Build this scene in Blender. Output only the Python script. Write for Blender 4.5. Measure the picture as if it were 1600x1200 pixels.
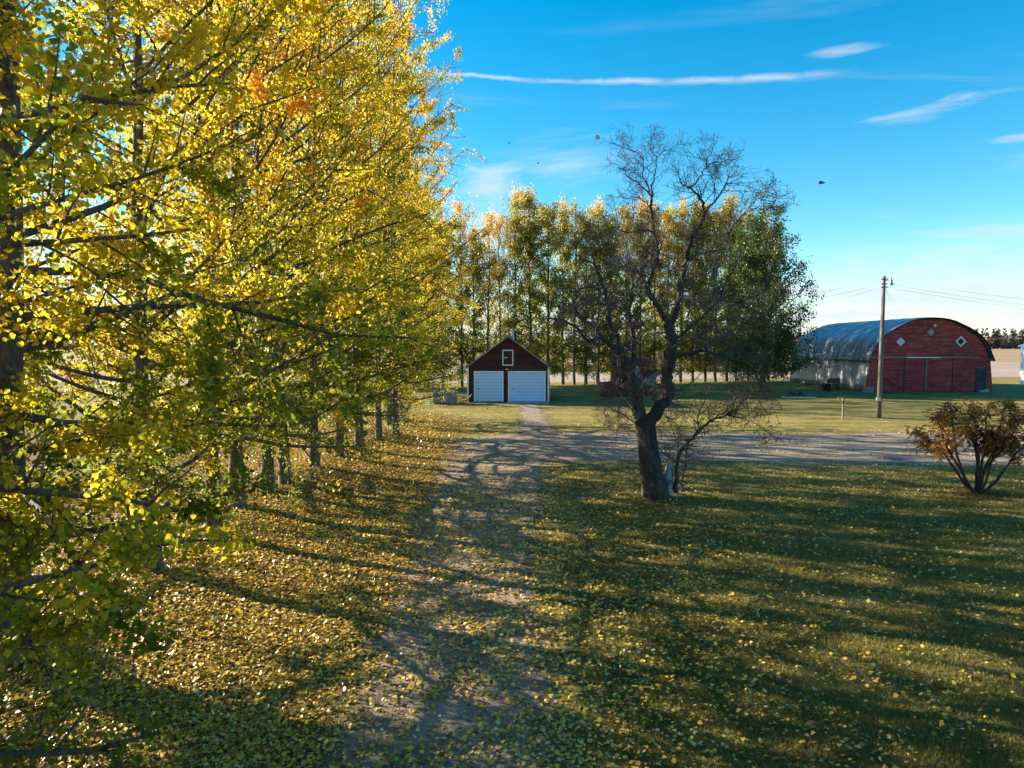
import bpy, math, random
import numpy as np
R = math.radians
scene = bpy.context.scene
for _o in list(bpy.data.objects): bpy.data.objects.remove(_o)
# ------------------------------------------------------------------ camera
CAM_H, F_PX, PITCH = 4.1, 1110.0, math.atan(60 / 1110.0)
cam_d = bpy.data.cameras.new('camera'); cam = bpy.data.objects.new('camera', cam_d)
scene.collection.objects.link(cam); scene.camera = cam
cam.location = (0, 0, CAM_H); cam.rotation_euler = (math.pi / 2 - PITCH, 0, 0)
cam_d.sensor_width = 36; cam_d.lens = 36 * F_PX / 1600; cam_d.clip_end = 8000; cam_d.clip_start = .05
# ------------------------------------------------------------------ light
SUN_EL, SUN_BACK = R(20.5), R(22)          # low autumn sun from the left, a little behind the picture
to_sun = (-math.cos(SUN_BACK) * math.cos(SUN_EL), math.sin(SUN_BACK) * math.cos(SUN_EL), math.sin(SUN_EL))
SUN_STRENGTH, SKY_STRENGTH, EXPOSURE = 5.0, 0.08, 1.9
scene.cycles.diffuse_bounces = 7; scene.cycles.max_bounces = 14
sun_d = bpy.data.lights.new('sun', 'SUN'); sun = bpy.data.objects.new('sun', sun_d)
scene.collection.objects.link(sun)
sun_d.energy = SUN_STRENGTH; sun_d.angle = R(.53); sun_d.color = (1, .88, .69)
from mathutils import Vector
sun.rotation_euler = Vector(to_sun).to_track_quat('Z', 'Y').to_euler(); sun.location = (-40, 20, 40)
scene.view_settings.view_transform = 'Standard'; scene.view_settings.look = 'None'
scene.view_settings.gamma = 1; scene.view_settings.use_curve_mapping = False
scene.view_settings.exposure = EXPOSURE


class NT:
    """small node-tree writer: nt('ShaderNodeX', {socket: value or socket}, attr=...)"""
    def __init__(s, tree): s.t = tree
    def __call__(s, typ, ins=None, **at):
        n = s.t.nodes.new(typ)
        for k, v in at.items(): setattr(n, k, v)
        for k, v in (ins or {}).items():
            sk = n.inputs[k]
            if isinstance(v, bpy.types.NodeSocket): s.t.links.new(v, sk)
            else: sk.default_value = v
        return n
    def math(s, op, a, b=0.0, c=None, clamp=False):
        d = {0: a, 1: b}
        if c is not None: d[2] = c
        return s('ShaderNodeMath', d, operation=op, use_clamp=clamp).outputs[0]
    def smooth(s, v, a, b, lo=0.0, hi=1.0):
        return s('ShaderNodeMapRange', {'Value': v, 'From Min': a, 'From Max': b, 'To Min': lo, 'To Max': hi}, interpolation_type='SMOOTHSTEP').outputs[0]
    def mix(s, f, a, b, mode='MIX'):
        n = s('ShaderNodeMix', None, data_type='RGBA', blend_type=mode)
        for k, v in ((0, f), (6, a), (7, b)):
            if isinstance(v, bpy.types.NodeSocket): s.t.links.new(v, n.inputs[k])
            else: n.inputs[k].default_value = v if k == 0 else (*v, 1)
        return n.outputs[2]
    def ramp(s, f, stops):
        n = s('ShaderNodeValToRGB', {'Fac': f}); e = n.color_ramp.elements
        while len(e) < len(stops): e.new(.5)
        for i, (p, c) in enumerate(stops): e[i].position = p; e[i].color = (*c, 1)
        return n.outputs[0]
    def noise(s, vec, scale, detail=4, rough=.55, dist=0.0):
        return s('ShaderNodeTexNoise', {'Vector': vec, 'Scale': scale, 'Detail': detail, 'Roughness': rough, 'Distortion': dist}).outputs[0]
    def map(s, vec, scale=(1, 1, 1), rot=(0, 0, 0), loc=(0, 0, 0)):
        return s('ShaderNodeMapping', {'Vector': vec, 'Scale': scale, 'Rotation': rot, 'Location': loc}).outputs[0]


# pixel of the photograph -> direction / point
_F = np.array([0, math.cos(PITCH), -math.sin(PITCH)]); _U = np.array([0, math.sin(PITCH), math.cos(PITCH)])
def pdir(u, v):
    return _F + np.array([1., 0, 0]) * ((u - 800) / F_PX) + _U * ((600 - v) / F_PX)
def ground_at(u, v):
    d = pdir(u, v); return np.array([0, 0, CAM_H]) + d * (CAM_H / -d[2])
def at_depth(u, v, Y):
    d = pdir(u, v); return np.array([0, 0, CAM_H]) + d * (Y / d[1])

# ------------------------------------------------------------------ sky
world = bpy.data.worlds.new('World'); scene.world = world; world.use_nodes = True
wt = NT(world.node_tree); world.node_tree.nodes.clear()
sky = wt('ShaderNodeTexSky', None, sky_type='NISHITA', sun_disc=False, sun_elevation=SUN_EL,
         sun_rotation=-(math.pi / 2 - SUN_BACK), altitude=500, air_density=1.0, dust_density=.15, ozone_density=2.0)
skyc = wt('ShaderNodeHueSaturation', {'Hue': .485, 'Saturation': 1.5, 'Value': .84, 'Color': sky.outputs[0]}).outputs[0]
tc = wt('ShaderNodeTexCoord').outputs['Generated']
sx = wt('ShaderNodeSeparateXYZ', {0: tc})
X_, Y_, Z_ = sx.outputs
zz = wt.math('ADD', wt.math('MAXIMUM', Z_, 0.0), .06)
plan = wt('ShaderNodeCombineXYZ', {0: wt.math('DIVIDE', X_, zz), 1: wt.math('DIVIDE', Y_, zz), 2: 0.0}).outputs[0]
n1 = wt.noise(wt.map(plan, (.33, .62, 1), (0, 0, R(-12)), (3.1, 1.4, 0)), 1.0, 8, .58, .4)
n2 = wt.noise(wt.map(plan, (.5, 2.6, 1), (0, 0, R(4)), (5.3, 8.2, 0)), 1.0, 7, .6, .3)
low = wt.smooth(Z_, .2, .03)
bank = wt.smooth(wt.math('ADD', n1, wt.math('MULTIPLY', low, .14)), .56, .74)
wisp = wt.math('MULTIPLY', wt.smooth(n2, .62, .80), .22)
haze_low = wt.math('MULTIPLY', wt.smooth(Z_, .10, -.03), .9)
cloud = wt.math('MAXIMUM', wt.math('MULTIPLY', bank, .85), wisp, clamp=True)
# the separate clouds and wisps that the photograph shows: noisy patches at their azimuth / height
azim = wt.math('ARCTAN2', X_, Y_)
pn = wt.noise(wt.map(wt('ShaderNodeCombineXYZ', {0: azim, 1: wt.math('MULTIPLY', Z_, 2.6), 2: 0.0}).outputs[0], (1, 1, 1), (0, 0, R(-10)), (2, 5, 0)), 9.0, 8, .62, .6)
pn2 = wt.noise(wt.map(wt('ShaderNodeCombineXYZ', {0: azim, 1: wt.math('MULTIPLY', Z_, 9.0), 2: 0.0}).outputs[0], (1, 1, 1), (0, 0, 0), (7, 1, 0)), 8.0, 7, .6, .4)
for (u, v, du_, dv_, amt, src, lo, hi) in ((1470, 470, 330, 95, .92, pn, .30, .85), (1640, 455, 330, 85, .85, pn, .32, .85), (775, 300, 120, 62, .7, pn, .35, .9), (650, 330, 120, 50, .6, pn, .35, .9),
                                   (1435, 178, 105, 15, .5, pn2, .35, .9), (1318, 80, 80, 9, .45, pn2, .35, .9), (1535, 146, 95, 9, .5, pn2, .35, .9), (1590, 250, 70, 14, .35, pn2, .35, .9), (870, 209, 90, 9, .2, pn2, .3, .9), (1600, 214, 60, 8, .4, pn2, .35, .9)):
    d_ = pdir(u, v); d_ = d_ / np.linalg.norm(d_); a0, e0 = math.atan2(d_[0], d_[1]), float(d_[2])
    qa = wt.math('POWER', wt.math('DIVIDE', wt.math('SUBTRACT', azim, a0), du_ / F_PX * .8), 2.0)
    qe = wt.math('POWER', wt.math('DIVIDE', wt.math('SUBTRACT', Z_, e0), dv_ / F_PX), 2.0)
    bl = wt.math('SUBTRACT', 1.0, wt.math('ADD', qa, qe))
    mk = wt.smooth(wt.math('ADD', wt.math('MULTIPLY', bl, .55), wt.math('MULTIPLY', wt.math('SUBTRACT', src, .5), 1.9)), lo - .15, hi)
    cloud = wt.math('MAXIMUM', cloud, wt.math('MULTIPLY', mk, amt))
# one long contrail: a thin arc between two directions, broken up by noise
da, db = pdir(650, 113), pdir(1345, 112); da /= np.linalg.norm(da); db /= np.linalg.norm(db)
dm = pdir(1030, 127); dm /= np.linalg.norm(dm)
nn = np.cross(da - dm, db - dm); nn /= np.linalg.norm(nn); kk = float(nn @ dm)
ax = (db - da) / np.linalg.norm(db - da)
dv = wt('ShaderNodeVectorMath', {0: tc, 1: tuple(nn)}, operation='DOT_PRODUCT').outputs['Value']
du = wt('ShaderNodeVectorMath', {0: tc, 1: tuple(ax)}, operation='DOT_PRODUCT').outputs['Value']
cn = wt.noise(wt.map(tc, (14, 14, 30)), 1.0, 5, .6)
off = wt.math('ABSOLUTE', wt.math('SUBTRACT', wt.math('SUBTRACT', dv, kk), wt.math('MULTIPLY', wt.math('SUBTRACT', cn, .5), .012)))
ua, ub = float(ax @ da), float(ax @ db)
wid = wt('ShaderNodeMapRange', {'Value': du, 'From Min': ua, 'From Max': ub, 'To Min': .0025, 'To Max': .0065}).outputs[0]
line = wt.math('SUBTRACT', 1.0, wt.math('DIVIDE', off, wid), clamp=True)
ends = wt.math('MULTIPLY', wt.smooth(du, ua - .01, ua + .02), wt.smooth(du, ub + .01, ub - .10))
trail = wt.math('MULTIPLY', wt.math('MULTIPLY', line, ends), wt.smooth(cn, .3, .6, .2, .75))
cover = wt.math('MAXIMUM', wt.math('MAXIMUM', cloud, trail), haze_low, clamp=True)
skyfin = wt.mix(cover, skyc, (2.65, 2.98, 3.25))
bg = wt('ShaderNodeBackground', {'Color': skyfin, 'Strength': SKY_STRENGTH})
wo = wt('ShaderNodeOutputWorld', {'Surface': bg.outputs[0]})

# ------------------------------------------------------------------ object helpers
COL = scene.collection
def np_mesh(name, V, faces, mats=None, attrs=None, smooth=False, midx=None):
    """faces: list of int arrays (n,k)"""
    m = bpy.data.meshes.new(name); V = np.asarray(V, np.float32)
    m.vertices.add(len(V)); m.vertices.foreach_set('co', V.ravel())
    fl = [np.asarray(f, np.int32) for f in faces if len(f)]
    tot = sum(f.size for f in fl); nf = sum(len(f) for f in fl)
    m.loops.add(tot); m.polygons.add(nf)
    m.loops.foreach_set('vertex_index', np.concatenate([f.ravel() for f in fl]))
    sizes = np.concatenate([np.full(len(f), f.shape[1], np.int32) for f in fl])
    m.polygons.foreach_set('loop_start', np.concatenate([[0], np.cumsum(sizes)[:-1]]).astype(np.int32))
    if smooth: m.polygons.foreach_set('use_smooth', np.ones(nf, bool))
    for k, a in (attrs or {}).items():
        at = m.attributes.new(k, 'FLOAT', 'POINT'); at.data.foreach_set('value', np.asarray(a, np.float32))
    for x in (mats or []): m.materials.append(x)
    if midx is not None: m.polygons.foreach_set('material_index', np.asarray(midx, np.int32))
    m.update(calc_edges=True); m.validate()
    return m
def link(name, mesh, parent=None, loc=(0, 0, 0), rz=0.0):
    o = bpy.data.objects.new(name, mesh); COL.objects.link(o)
    o.parent = parent; o.location = loc; o.rotation_euler = (0, 0, rz); return o
def tag(o, label=None, cat=None, group=None, kind=None):
    for k, v in (('label', label), ('category', cat), ('group', group), ('kind', kind)):
        if v: o[k] = v
    return o
def thing(name, label, cat, loc=(0, 0, 0), rz=0.0, group=None):
    return tag(link(name, None, None, loc, rz), label, cat, group)
def copy_tree(o, parent=None):
    c = o.copy(); COL.objects.link(c); c.parent = parent
    for ch in [k for k in bpy.data.objects if k.parent == o and k is not c]: copy_tree(ch, c)
    return c


class MB:
    """collects simple solids, then builds ONE mesh object"""
    def __init__(s): s.v = []; s.f = []
    def add(s, vs, fs):
        b = len(s.v); s.v += [tuple(map(float, p)) for p in vs]; s.f += [[i + b for i in f] for f in fs]; return s
    def box(s, x0, x1, y0, y1, z0, z1):
        return s.add([(x, y, z) for z in (z0, z1) for y in (y0, y1) for x in (x0, x1)],
                     [(0, 2, 3, 1), (4, 5, 7, 6), (0, 1, 5, 4), (2, 6, 7, 3), (0, 4, 6, 2), (1, 3, 7, 5)])
    def bar(s, a, b, w, h, up=(0, 0, 1)):
        a, b = np.array(a, float), np.array(b, float); t = b - a; t /= np.linalg.norm(t)
        u = np.cross(up, t)
        if np.linalg.norm(u) < 1e-4: u = np.cross((1, 0, 0), t)
        u /= np.linalg.norm(u); w2 = np.cross(t, u)
        vs = [p + u * sx * w / 2 + w2 * sy * h / 2 for p in (a, b) for sx, sy in ((-1, -1), (1, -1), (1, 1), (-1, 1))]
        return s.add(vs, [(0, 3, 2, 1), (4, 5, 6, 7), (0, 1, 5, 4), (1, 2, 6, 5), (2, 3, 7, 6), (3, 0, 4, 7)])
    def tube(s, pts, rad, n=8):
        V, F = tube_arrays(np.asarray(pts, float)[None], np.asarray(rad, float)[None], n, True)
        return s.add(V.tolist(), [f.tolist() for q in F for f in q])
    def prism(s, poly, y0, y1):
        """polygon in x,z extruded along y"""
        n = len(poly)
        vs = [(x, y0, z) for x, z in poly] + [(x, y1, z) for x, z in poly]
        return s.add(vs, [list(range(n)), list(range(2 * n - 1, n - 1, -1))] + [(i, i + n, (i + 1) % n + n, (i + 1) % n) for i in range(n)])
    def build(s, name, mat, parent=None, smooth=False, bevel=0):
        m = bpy.data.meshes.new(name); m.from_pydata(s.v, [], s.f); m.materials.append(mat)
        if smooth: m.polygons.foreach_set('use_smooth', np.ones(len(m.polygons), bool))
        m.update(); o = link(name, m, parent)
        if bevel:
            b = o.modifiers.new('bevel', 'BEVEL'); b.width = bevel; b.segments = 2; b.limit_method = 'ANGLE'
        return o

def tube_arrays(P, Rd, sides, caps=False):
    """P (M,K,3) polylines, Rd (M,K) radii -> verts, [faces]"""
    M, K, _ = P.shape
    T = np.empty_like(P); T[:, 1:-1] = P[:, 2:] - P[:, :-2]; T[:, 0] = P[:, 1] - P[:, 0]; T[:, -1] = P[:, -1] - P[:, -2]
    T /= np.linalg.norm(T, axis=2, keepdims=True) + 1e-9
    ref = np.where((np.abs(T.mean(1, keepdims=True)[..., 2:]) > .8), np.array([1., .1, 0]), np.array([.1, .05, 1.]))
    U = np.cross(np.broadcast_to(ref, T.shape), T); U /= np.linalg.norm(U, axis=2, keepdims=True) + 1e-9
    W = np.cross(T, U)
    a = np.arange(sides) * 2 * np.pi / sides
    V = P[:, :, None] + Rd[:, :, None, None] * (np.cos(a)[:, None] * U[:, :, None] + np.sin(a)[:, None] * W[:, :, None])
    idx = np.arange(M * K * sides).reshape(M, K, sides)
    q = np.stack([idx[:, :-1], np.roll(idx, -1, 2)[:, :-1], np.roll(idx, -1, 2)[:, 1:], idx[:, 1:]], -1).reshape(-1, 4)
    F = [q]
    if caps: F += [idx[:, 0, ::-1].reshape(M, sides), idx[:, -1].reshape(M, sides)]
    return V.reshape(-1, 3), F
def join_arrays(parts):
    V = []; F = {}; b = 0
    for v, fs in parts:
        V.append(v)
        for f in fs:
            if len(f): F.setdefault(f.shape[1], []).append(f + b)
        b += len(v)
    return np.concatenate(V), [np.concatenate(x) for x in F.values()]

LEAF6 = np.array([(0, 0, 0), (.40, .20, .09), (.42, .55, .12), (0, 1, -.04), (-.42, .55, .12), (-.40, .20, .09)])
LEAF4 = np.array([(0, 0, 0), (.46, .42, .1), (0, 1, 0), (-.46, .42, .1)])
def leaf_mesh(name, pos, size, tint, rng, mat, shape=6, normal=None, flat=0.0, axis=None, width=1.0):
    """one small folded leaf per position; normal tilt random unless flat>0 (lying on the ground)"""
    n = len(pos)
    if axis is None:
        axis = rng.normal(size=(n, 3)); axis[:, 2] -= .5
        if flat: axis[:, 2] = rng.normal(size=n) * flat
    axis = axis / np.linalg.norm(axis, axis=1, keepdims=True)
    nr = rng.normal(size=(n, 3))
    if flat: nr = np.stack([rng.normal(size=n) * flat, rng.normal(size=n) * flat, np.ones(n)], 1)
    side = np.cross(axis, nr); side /= np.linalg.norm(side, axis=1, keepdims=True) + 1e-9
    nr = np.cross(side, axis)
    L = (LEAF6 if shape == 6 else LEAF4)
    curl = rng.uniform(-1.3, 1.8, (n, 1, 1)) if flat else rng.uniform(.3, 1.8, (n, 1, 1))
    sz = size[:, None, None]
    V = pos[:, None] + sz * (L[None, :, 0:1] * width * side[:, None] + L[None, :, 1:2] * axis[:, None] + L[None, :, 2:3] * curl * nr[:, None])
    k = len(L); b = np.arange(n)[:, None] * k
    if shape == 6: F = [np.concatenate([b + np.array([0, 1, 2, 3]), b + np.array([0, 3, 4, 5])])]
    else: F = [np.concatenate([b + np.array([0, 1, 2]), b + np.array([0, 2, 3])])]
    return np_mesh(name, V.reshape(-1, 3), F, [mat], {'tint': np.repeat(tint, k)})

# ------------------------------------------------------------------ materials
def new_mat(name):
    m = bpy.data.materials.new(name); m.use_nodes = True; m.node_tree.nodes.clear(); return m, NT(m.node_tree)
def out(nt, sh, disp=None):
    nt('ShaderNodeOutputMaterial', {'Surface': sh})
def bsdf(nt, col, rough=.8, bump=None, bs=.3, dist=.02, metal=0.0, spec=.3):
    d = {'Roughness': rough, 'Metallic': metal, 'Specular IOR Level': spec}
    d['Base Color'] = col if isinstance(col, bpy.types.NodeSocket) else (*col, 1)
    if bump is not None:
        d['Normal'] = nt('ShaderNodeBump', {'Strength': bs, 'Distance': dist, 'Height': bump}).outputs[0]
    return nt('ShaderNodeBsdfPrincipled', d).outputs[0]
def leaf_mat(name, stops, trans=.5, rough=.42, objvar=.18, boost=1.5):
    m, nt = new_mat(name)
    a = nt('ShaderNodeAttribute', None, attribute_name='tint').outputs['Fac']
    rnd = nt('ShaderNodeObjectInfo').outputs['Random']
    t = nt.math('ADD', a, nt.math('MULTIPLY', nt.math('SUBTRACT', rnd, .5), objvar), clamp=True)
    c = nt.ramp(t, stops)
    p = bsdf(nt, c, rough, spec=.35)
    tr = nt('ShaderNodeBsdfTranslucent', {'Color': nt.mix(1.0, c, (boost, boost, boost * .8), 'MULTIPLY')}).outputs[0]
    out(nt, nt('ShaderNodeMixShader', {0: trans, 1: p, 2: tr}).outputs[0]); return m
def wood_mat(name, c0, c1, scale=(1, 1, .15), ns=14, rough=.85, bs=.5, dist=.02):
    m, nt = new_mat(name)
    v = nt.map(nt('ShaderNodeTexCoord').outputs['Object'], scale)
    n = nt.noise(v, ns, 6, .65, .5); big = nt.noise(v, ns * .13, 3)
    f = nt.math('ADD', nt.math('MULTIPLY', n, .7), nt.math('MULTIPLY', big, .4), clamp=True)
    out(nt, bsdf(nt, nt.mix(nt.smooth(f, .35, .72), c0, c1), rough, n, bs, dist)); return m
def plain(name, col, rough=.7, metal=0.0, var=.25, ns=6, spec=.3):
    m, nt = new_mat(name)
    n = nt.noise(nt('ShaderNodeTexCoord').outputs['Object'], ns, 5, .6)
    c = nt.mix(nt.smooth(n, .3, .7), tuple(x * (1 - var) for x in col), tuple(min(1, x * (1 + var)) for x in col))
    out(nt, bsdf(nt, c, rough, n, .15, .01, metal, spec)); return m

M = {}
M['leaf'] = leaf_mat('poplar_leaf', [(0, (.085, .125, .012)), (.25, (.22, .24, .016)), (.5, (.51, .39, .018)), (.75, (.72, .47, .024)), (1, (.68, .31, .045))], .56)
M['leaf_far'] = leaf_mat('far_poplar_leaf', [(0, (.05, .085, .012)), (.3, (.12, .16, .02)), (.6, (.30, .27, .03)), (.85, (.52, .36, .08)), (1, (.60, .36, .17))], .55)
M['leaf_dark'] = leaf_mat('dark_green_leaf', [(0, (.035, .055, .014)), (.5, (.06, .09, .018)), (1, (.13, .14, .03))], .3, objvar=.05)
M['leaf_shrub'] = leaf_mat('shrub_leaf', [(0, (.07, .032, .02)), (.35, (.16, .075, .028)), (.65, (.30, .17, .03)), (1, (.55, .24, .04))], .5, objvar=.05)
M['litter'] = leaf_mat('fallen_leaf', [(0, (.10, .055, .02)), (.25, (.24, .15, .04)), (.55, (.58, .385, .05)), (.8, (.74, .51, .07)), (1, (.66, .52, .24))], .18, .36, 0.0, 1.2)
M['bark'] = wood_mat('poplar_bark', (.040, .033, .028), (.145, .12, .098), (1, 1, .25), 18)
M['bark_dark'] = wood_mat('rugged_dark_bark', (.018, .015, .014), (.10, .082, .07), (1, 1, .16), 22, bs=.9, dist=.05)
M['twig'] = wood_mat('grey_twig', (.06, .047, .045), (.14, .115, .105), (1, 1, 1), 6)
M['stem'] = wood_mat('shrub_stem', (.02, .016, .014), (.07, .055, .045), (1, 1, .3), 20)
M['pale_bark'] = wood_mat('peeled_pale_bark', (.10, .09, .09), (.55, .53, .53), (1, 1, .6), 16)

# ------------------------------------------------------------------ ground
def berm(x, y):
    b = .24 * np.exp(-((x + 6.4) / 1.75) ** 2) * np.clip((37 - y) / 4, 0, 1)
    return np.where(x > -3.2, 0, b)
def grass_material():
    m, nt = new_mat('lawn_grass')
    P = nt('ShaderNodeTexCoord').outputs['Object']
    s = nt('ShaderNodeSeparateXYZ', {0: P})
    n = nt.noise(nt.map(P, (.35, 1, 1)), .5, 6, .68); n2 = nt.noise(P, 2.2, 5, .65); n3 = nt.noise(nt.map(P, (1, 1, 1)), 42, 4, .7)
    f = nt.math('ADD', nt.math('ADD', nt.math('MULTIPLY', n, .55), nt.math('MULTIPLY', n2, .45)), nt.math('MULTIPLY', nt.math('SUBTRACT', n3, .5), .5))
    f = nt.math('ADD', nt.math('MULTIPLY', nt.math('SUBTRACT', f, .5), 1.75), .52)
    g = nt.ramp(f, [(.3, (.105, .088, .020)), (.48, (.175, .142, .034)), (.6, (.25, .20, .06)), (.78, (.34, .265, .11))])
    # bare brown litter soil under the poplar row
    e = nt.math('ADD', s.outputs[0], nt.math('MULTIPLY', nt.math('SUBTRACT', n2, .5), 3.0))
    soil = nt.ramp(n3, [(.25, (.055, .034, .015)), (.55, (.15, .095, .035)), (.8, (.28, .19, .06))])
    k = nt.math('MULTIPLY', nt.smooth(e, -1.3, -3.4), nt.smooth(nt.math('ADD', s.outputs[1], nt.math('MULTIPLY', n, 6)), 42, 34))
    out(nt, bsdf(nt, nt.mix(k, g, soil), .92, n3, .7, .03, spec=.15)); return m
def gravel_material(name, c0, c1, c2):
    m, nt = new_mat(name)
    P = nt('ShaderNodeTexCoord').outputs['Object']
    n = nt.noise(P, .9, 6, .65); n3 = nt.noise(P, 55, 4, .75); v = nt('ShaderNodeTexVoronoi', {'Vector': P, 'Scale': 38.0}).outputs['Distance']
    c = nt.ramp(nt.math('ADD', nt.math('MULTIPLY', n, .6), nt.math('MULTIPLY', n3, .4)), [(.3, c0), (.5, c1), (.72, c2)])
    sh = bsdf(nt, c, .9, nt.math('SUBTRACT', n3, v), .5, .02, spec=.2)
    a = nt('ShaderNodeAttribute', None, attribute_name='edge').outputs['Fac']
    e = nt.math('ADD', a, nt.math('ADD', nt.math('MULTIPLY', nt.math('SUBTRACT', nt.noise(P, .8, 7, .7), .5), 1.35), nt.math('MULTIPLY', nt.math('SUBTRACT', n3, .5), .7)))
    al = nt.smooth(e, .30, .85)
    out(nt, nt('ShaderNodeMixShader', {0: al, 1: nt('ShaderNodeBsdfTransparent').outputs[0], 2: sh}).outputs[0]); return m
def field_material(name, c0, c1, c2):
    m, nt = new_mat(name)
    P = nt('ShaderNodeTexCoord').outputs['Object']
    n = nt.noise(nt.map(P, (.03, .10, 1)), 1, 6, .65); n2 = nt.noise(nt.map(P, (.5, 1.8, 1)), 1, 5, .7)
    c = nt.ramp(nt.math('ADD', nt.math('MULTIPLY', n, .55), nt.math('MULTIPLY', n2, .45)), [(.34, c0), (.5, c1), (.66, c2)])
    out(nt, bsdf(nt, c, .95, n2, .4, .1, spec=.1)); return m
M['grass'] = grass_material()
M['gravel'] = gravel_material('driveway_gravel', (.13, .097, .072), (.26, .198, .15), (.39, .312, .25))
M['stubble'] = field_material('stubble_field', (.235, .17, .13), (.32, .245, .20), (.40, .32, .27))
M['pasture'] = field_material('dry_pasture', (.20, .135, .075), (.29, .205, .115), (.37, .28, .165))

def sheet(name, xs, ys, zf, mat, attrs=None):
    X, Y = np.meshgrid(xs, ys); Z = zf(X, Y)
    V = np.stack([X, Y, Z], -1).reshape(-1, 3); ny, nx = X.shape
    i = np.arange(ny * nx).reshape(ny, nx)
    F = np.stack([i[:-1, :-1], i[:-1, 1:], i[1:, 1:], i[1:, :-1]], -1).reshape(-1, 4)
    return tag(link(name, np_mesh(name, V, [F], [mat], attrs)), kind='structure')
xs = np.unique(np.concatenate([np.linspace(-14, 0, 71), [-3500, -900, -200, -60, -25, 10, 30, 60, 200, 900, 3500]]))
ys = np.unique(np.concatenate([np.linspace(-12, 40, 105), [-400, -100, -30, 60, 90, 200, 600, 1500, 3500]]))
sheet('ground', xs, ys, berm, M['grass'])
fx = np.array([-1500, -300, -40, 0, 8, 16, 22, 28, 34, 60, 300, 1500.]); fn = np.interp(fx, [0, 8, 22, 30], [77.5, 79, 86, 92])
fv = np.concatenate([np.stack([fx, fn + (170 - fn) * t, 0 * fx + .02], 1) for t in (0, .3, 1)]); nx_ = len(fx)
ff = [(k * nx_ + i, k * nx_ + i + 1, (k + 1) * nx_ + i + 1, (k + 1) * nx_ + i) for k in (0, 1) for i in range(nx_ - 1)]
tag(link('stubble_field', np_mesh('stubble_field', fv, [np.array(ff)], [M['stubble']])), kind='structure')
sheet('pasture', [-2500, -500, 0, 500, 2500], [170, 300, 600, 1200, 3000], lambda x, y: 0 * x + .02, M['pasture'])
def strip(name, L, Rr, z, mat, soft=.55):
    """a ribbon between two polylines; 'edge' is 0 on the rim and 1 inside"""
    L, Rr = np.asarray(L, float), np.asarray(Rr, float); n = len(L)
    w = np.linalg.norm(Rr - L, axis=1, keepdims=True); s = np.minimum(soft / w, .45)
    cols = [L, L + (Rr - L) * s, (L + Rr) / 2, Rr - (Rr - L) * s, Rr]
    V = np.concatenate([np.concatenate([c, np.full((n, 1), z)], 1) for c in cols]); e = np.concatenate([np.full(n, k) for k in (0., 1., 1., 1., 0.)])
    e[[0, n, 2 * n, 3 * n, 4 * n]] = 0; e[[n - 1, 2 * n - 1, 3 * n - 1, 4 * n - 1, 5 * n - 1]] = 0
    F = [(c * n + i, (c + 1) * n + i, (c + 1) * n + i + 1, c * n + i + 1) for c in range(4) for i in range(n - 1)]
    return tag(link(name, np_mesh(name, V, [np.array(F)], [mat], {'edge': e})), kind='structure')
rng = np.random.default_rng(5)
Yd = np.concatenate([np.linspace(-10, 30, 41)])
strip('driveway', np.stack([-1.95 - .05 * np.clip(Yd, 0, 20) + .12 * np.sin(Yd * .7), Yd], 1), np.stack([.85 + .04 * np.sin(Yd) + .09 * np.clip(Yd - 15, 0, 20), Yd], 1), .004, M['gravel'], .9)
Xr = np.linspace(-3.4, 130, 90)
strip('gravel_road', np.stack([Xr, 23.2 + 1.2 * np.exp(-(Xr + 3) / 6.0) + .35 * np.sin(Xr * .35) + .25 * np.sin(Xr * .93 + 2)], 1), np.stack([Xr, 34.6 - 2.6 * np.exp(-(Xr + 3.4) / 3.0) + .35 * np.sin(Xr * .27 + 1) + .25 * np.sin(Xr * .8)], 1), .008, M['gravel'], 2.2)
Yg = np.linspace(31, 51.6, 24)
strip('garage_track', np.stack([-.35 + .012 * (Yg - 31) + .08 * np.sin(Yg), Yg], 1), np.stack([2.75 - .012 * (Yg - 31), Yg], 1), .012, M['gravel'], 1.2)

# ------------------------------------------------------------------ grass blades (near lawn) and leaf litter
def drive_dist(x, y):
    """>0 outside the gravel"""
    a = np.maximum(-1.75 - .04 * np.clip(y, 0, 20) - x, x - (.85 + .09 * np.clip(y - 15, 0, 20)))
    b = np.maximum(23.6 - y, y - 34.2); b = np.where(x < -3, 9, b)
    return np.minimum(a, b)
def lump(x, y, s, seed):
    r = np.random.default_rng(seed); v = 0
    for k in range(7):
        a = r.uniform(0, 6.28); fq = s * r.uniform(.6, 1.9); v = v + np.sin((x * math.cos(a) + y * math.sin(a)) * fq + r.uniform(0, 6.28))
    return v / 7
def sample_view(n, y0, y1, x0, x1, power, r):
    """random ground points, denser towards the camera, only inside the view wedge (+ margin)"""
    u = r.random(n); y = (y0 ** (1 - power) + u * (y1 ** (1 - power) - y0 ** (1 - power))) ** (1 / (1 - power))
    lo = np.maximum(x0, -.80 * y - 1.5); hi = np.minimum(x1, .80 * y + 1.5)
    return lo + r.random(n) * (hi - lo), y, (hi - lo)
r = np.random.default_rng(11)
x, y, w = sample_view(430000, 4.5, 34, -3, 30, 1.05, r)
keep = (drive_dist(x, y) > r.uniform(-.15, .35, len(x))) & (x > -2.2 + r.normal(size=len(x)) * .5) & (lump(x, y, 1.6, 3) > r.uniform(-1.1, .05, len(x)))
x, y = x[keep], y[keep]; n = len(x)
hgt = r.uniform(.02, .068, n) * (1 + .4 * lump(x, y, 2.5, 4)); wd = r.uniform(.0035, .006, n) * (.8 + y * .075)
a = r.uniform(0, 6.28, n); lean = r.normal(size=(n, 2)) * .5 * hgt[:, None]
V = np.empty((n, 3, 3)); V[:, 0] = np.stack([x - np.cos(a) * wd, y - np.sin(a) * wd, 0 * x], 1)
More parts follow.
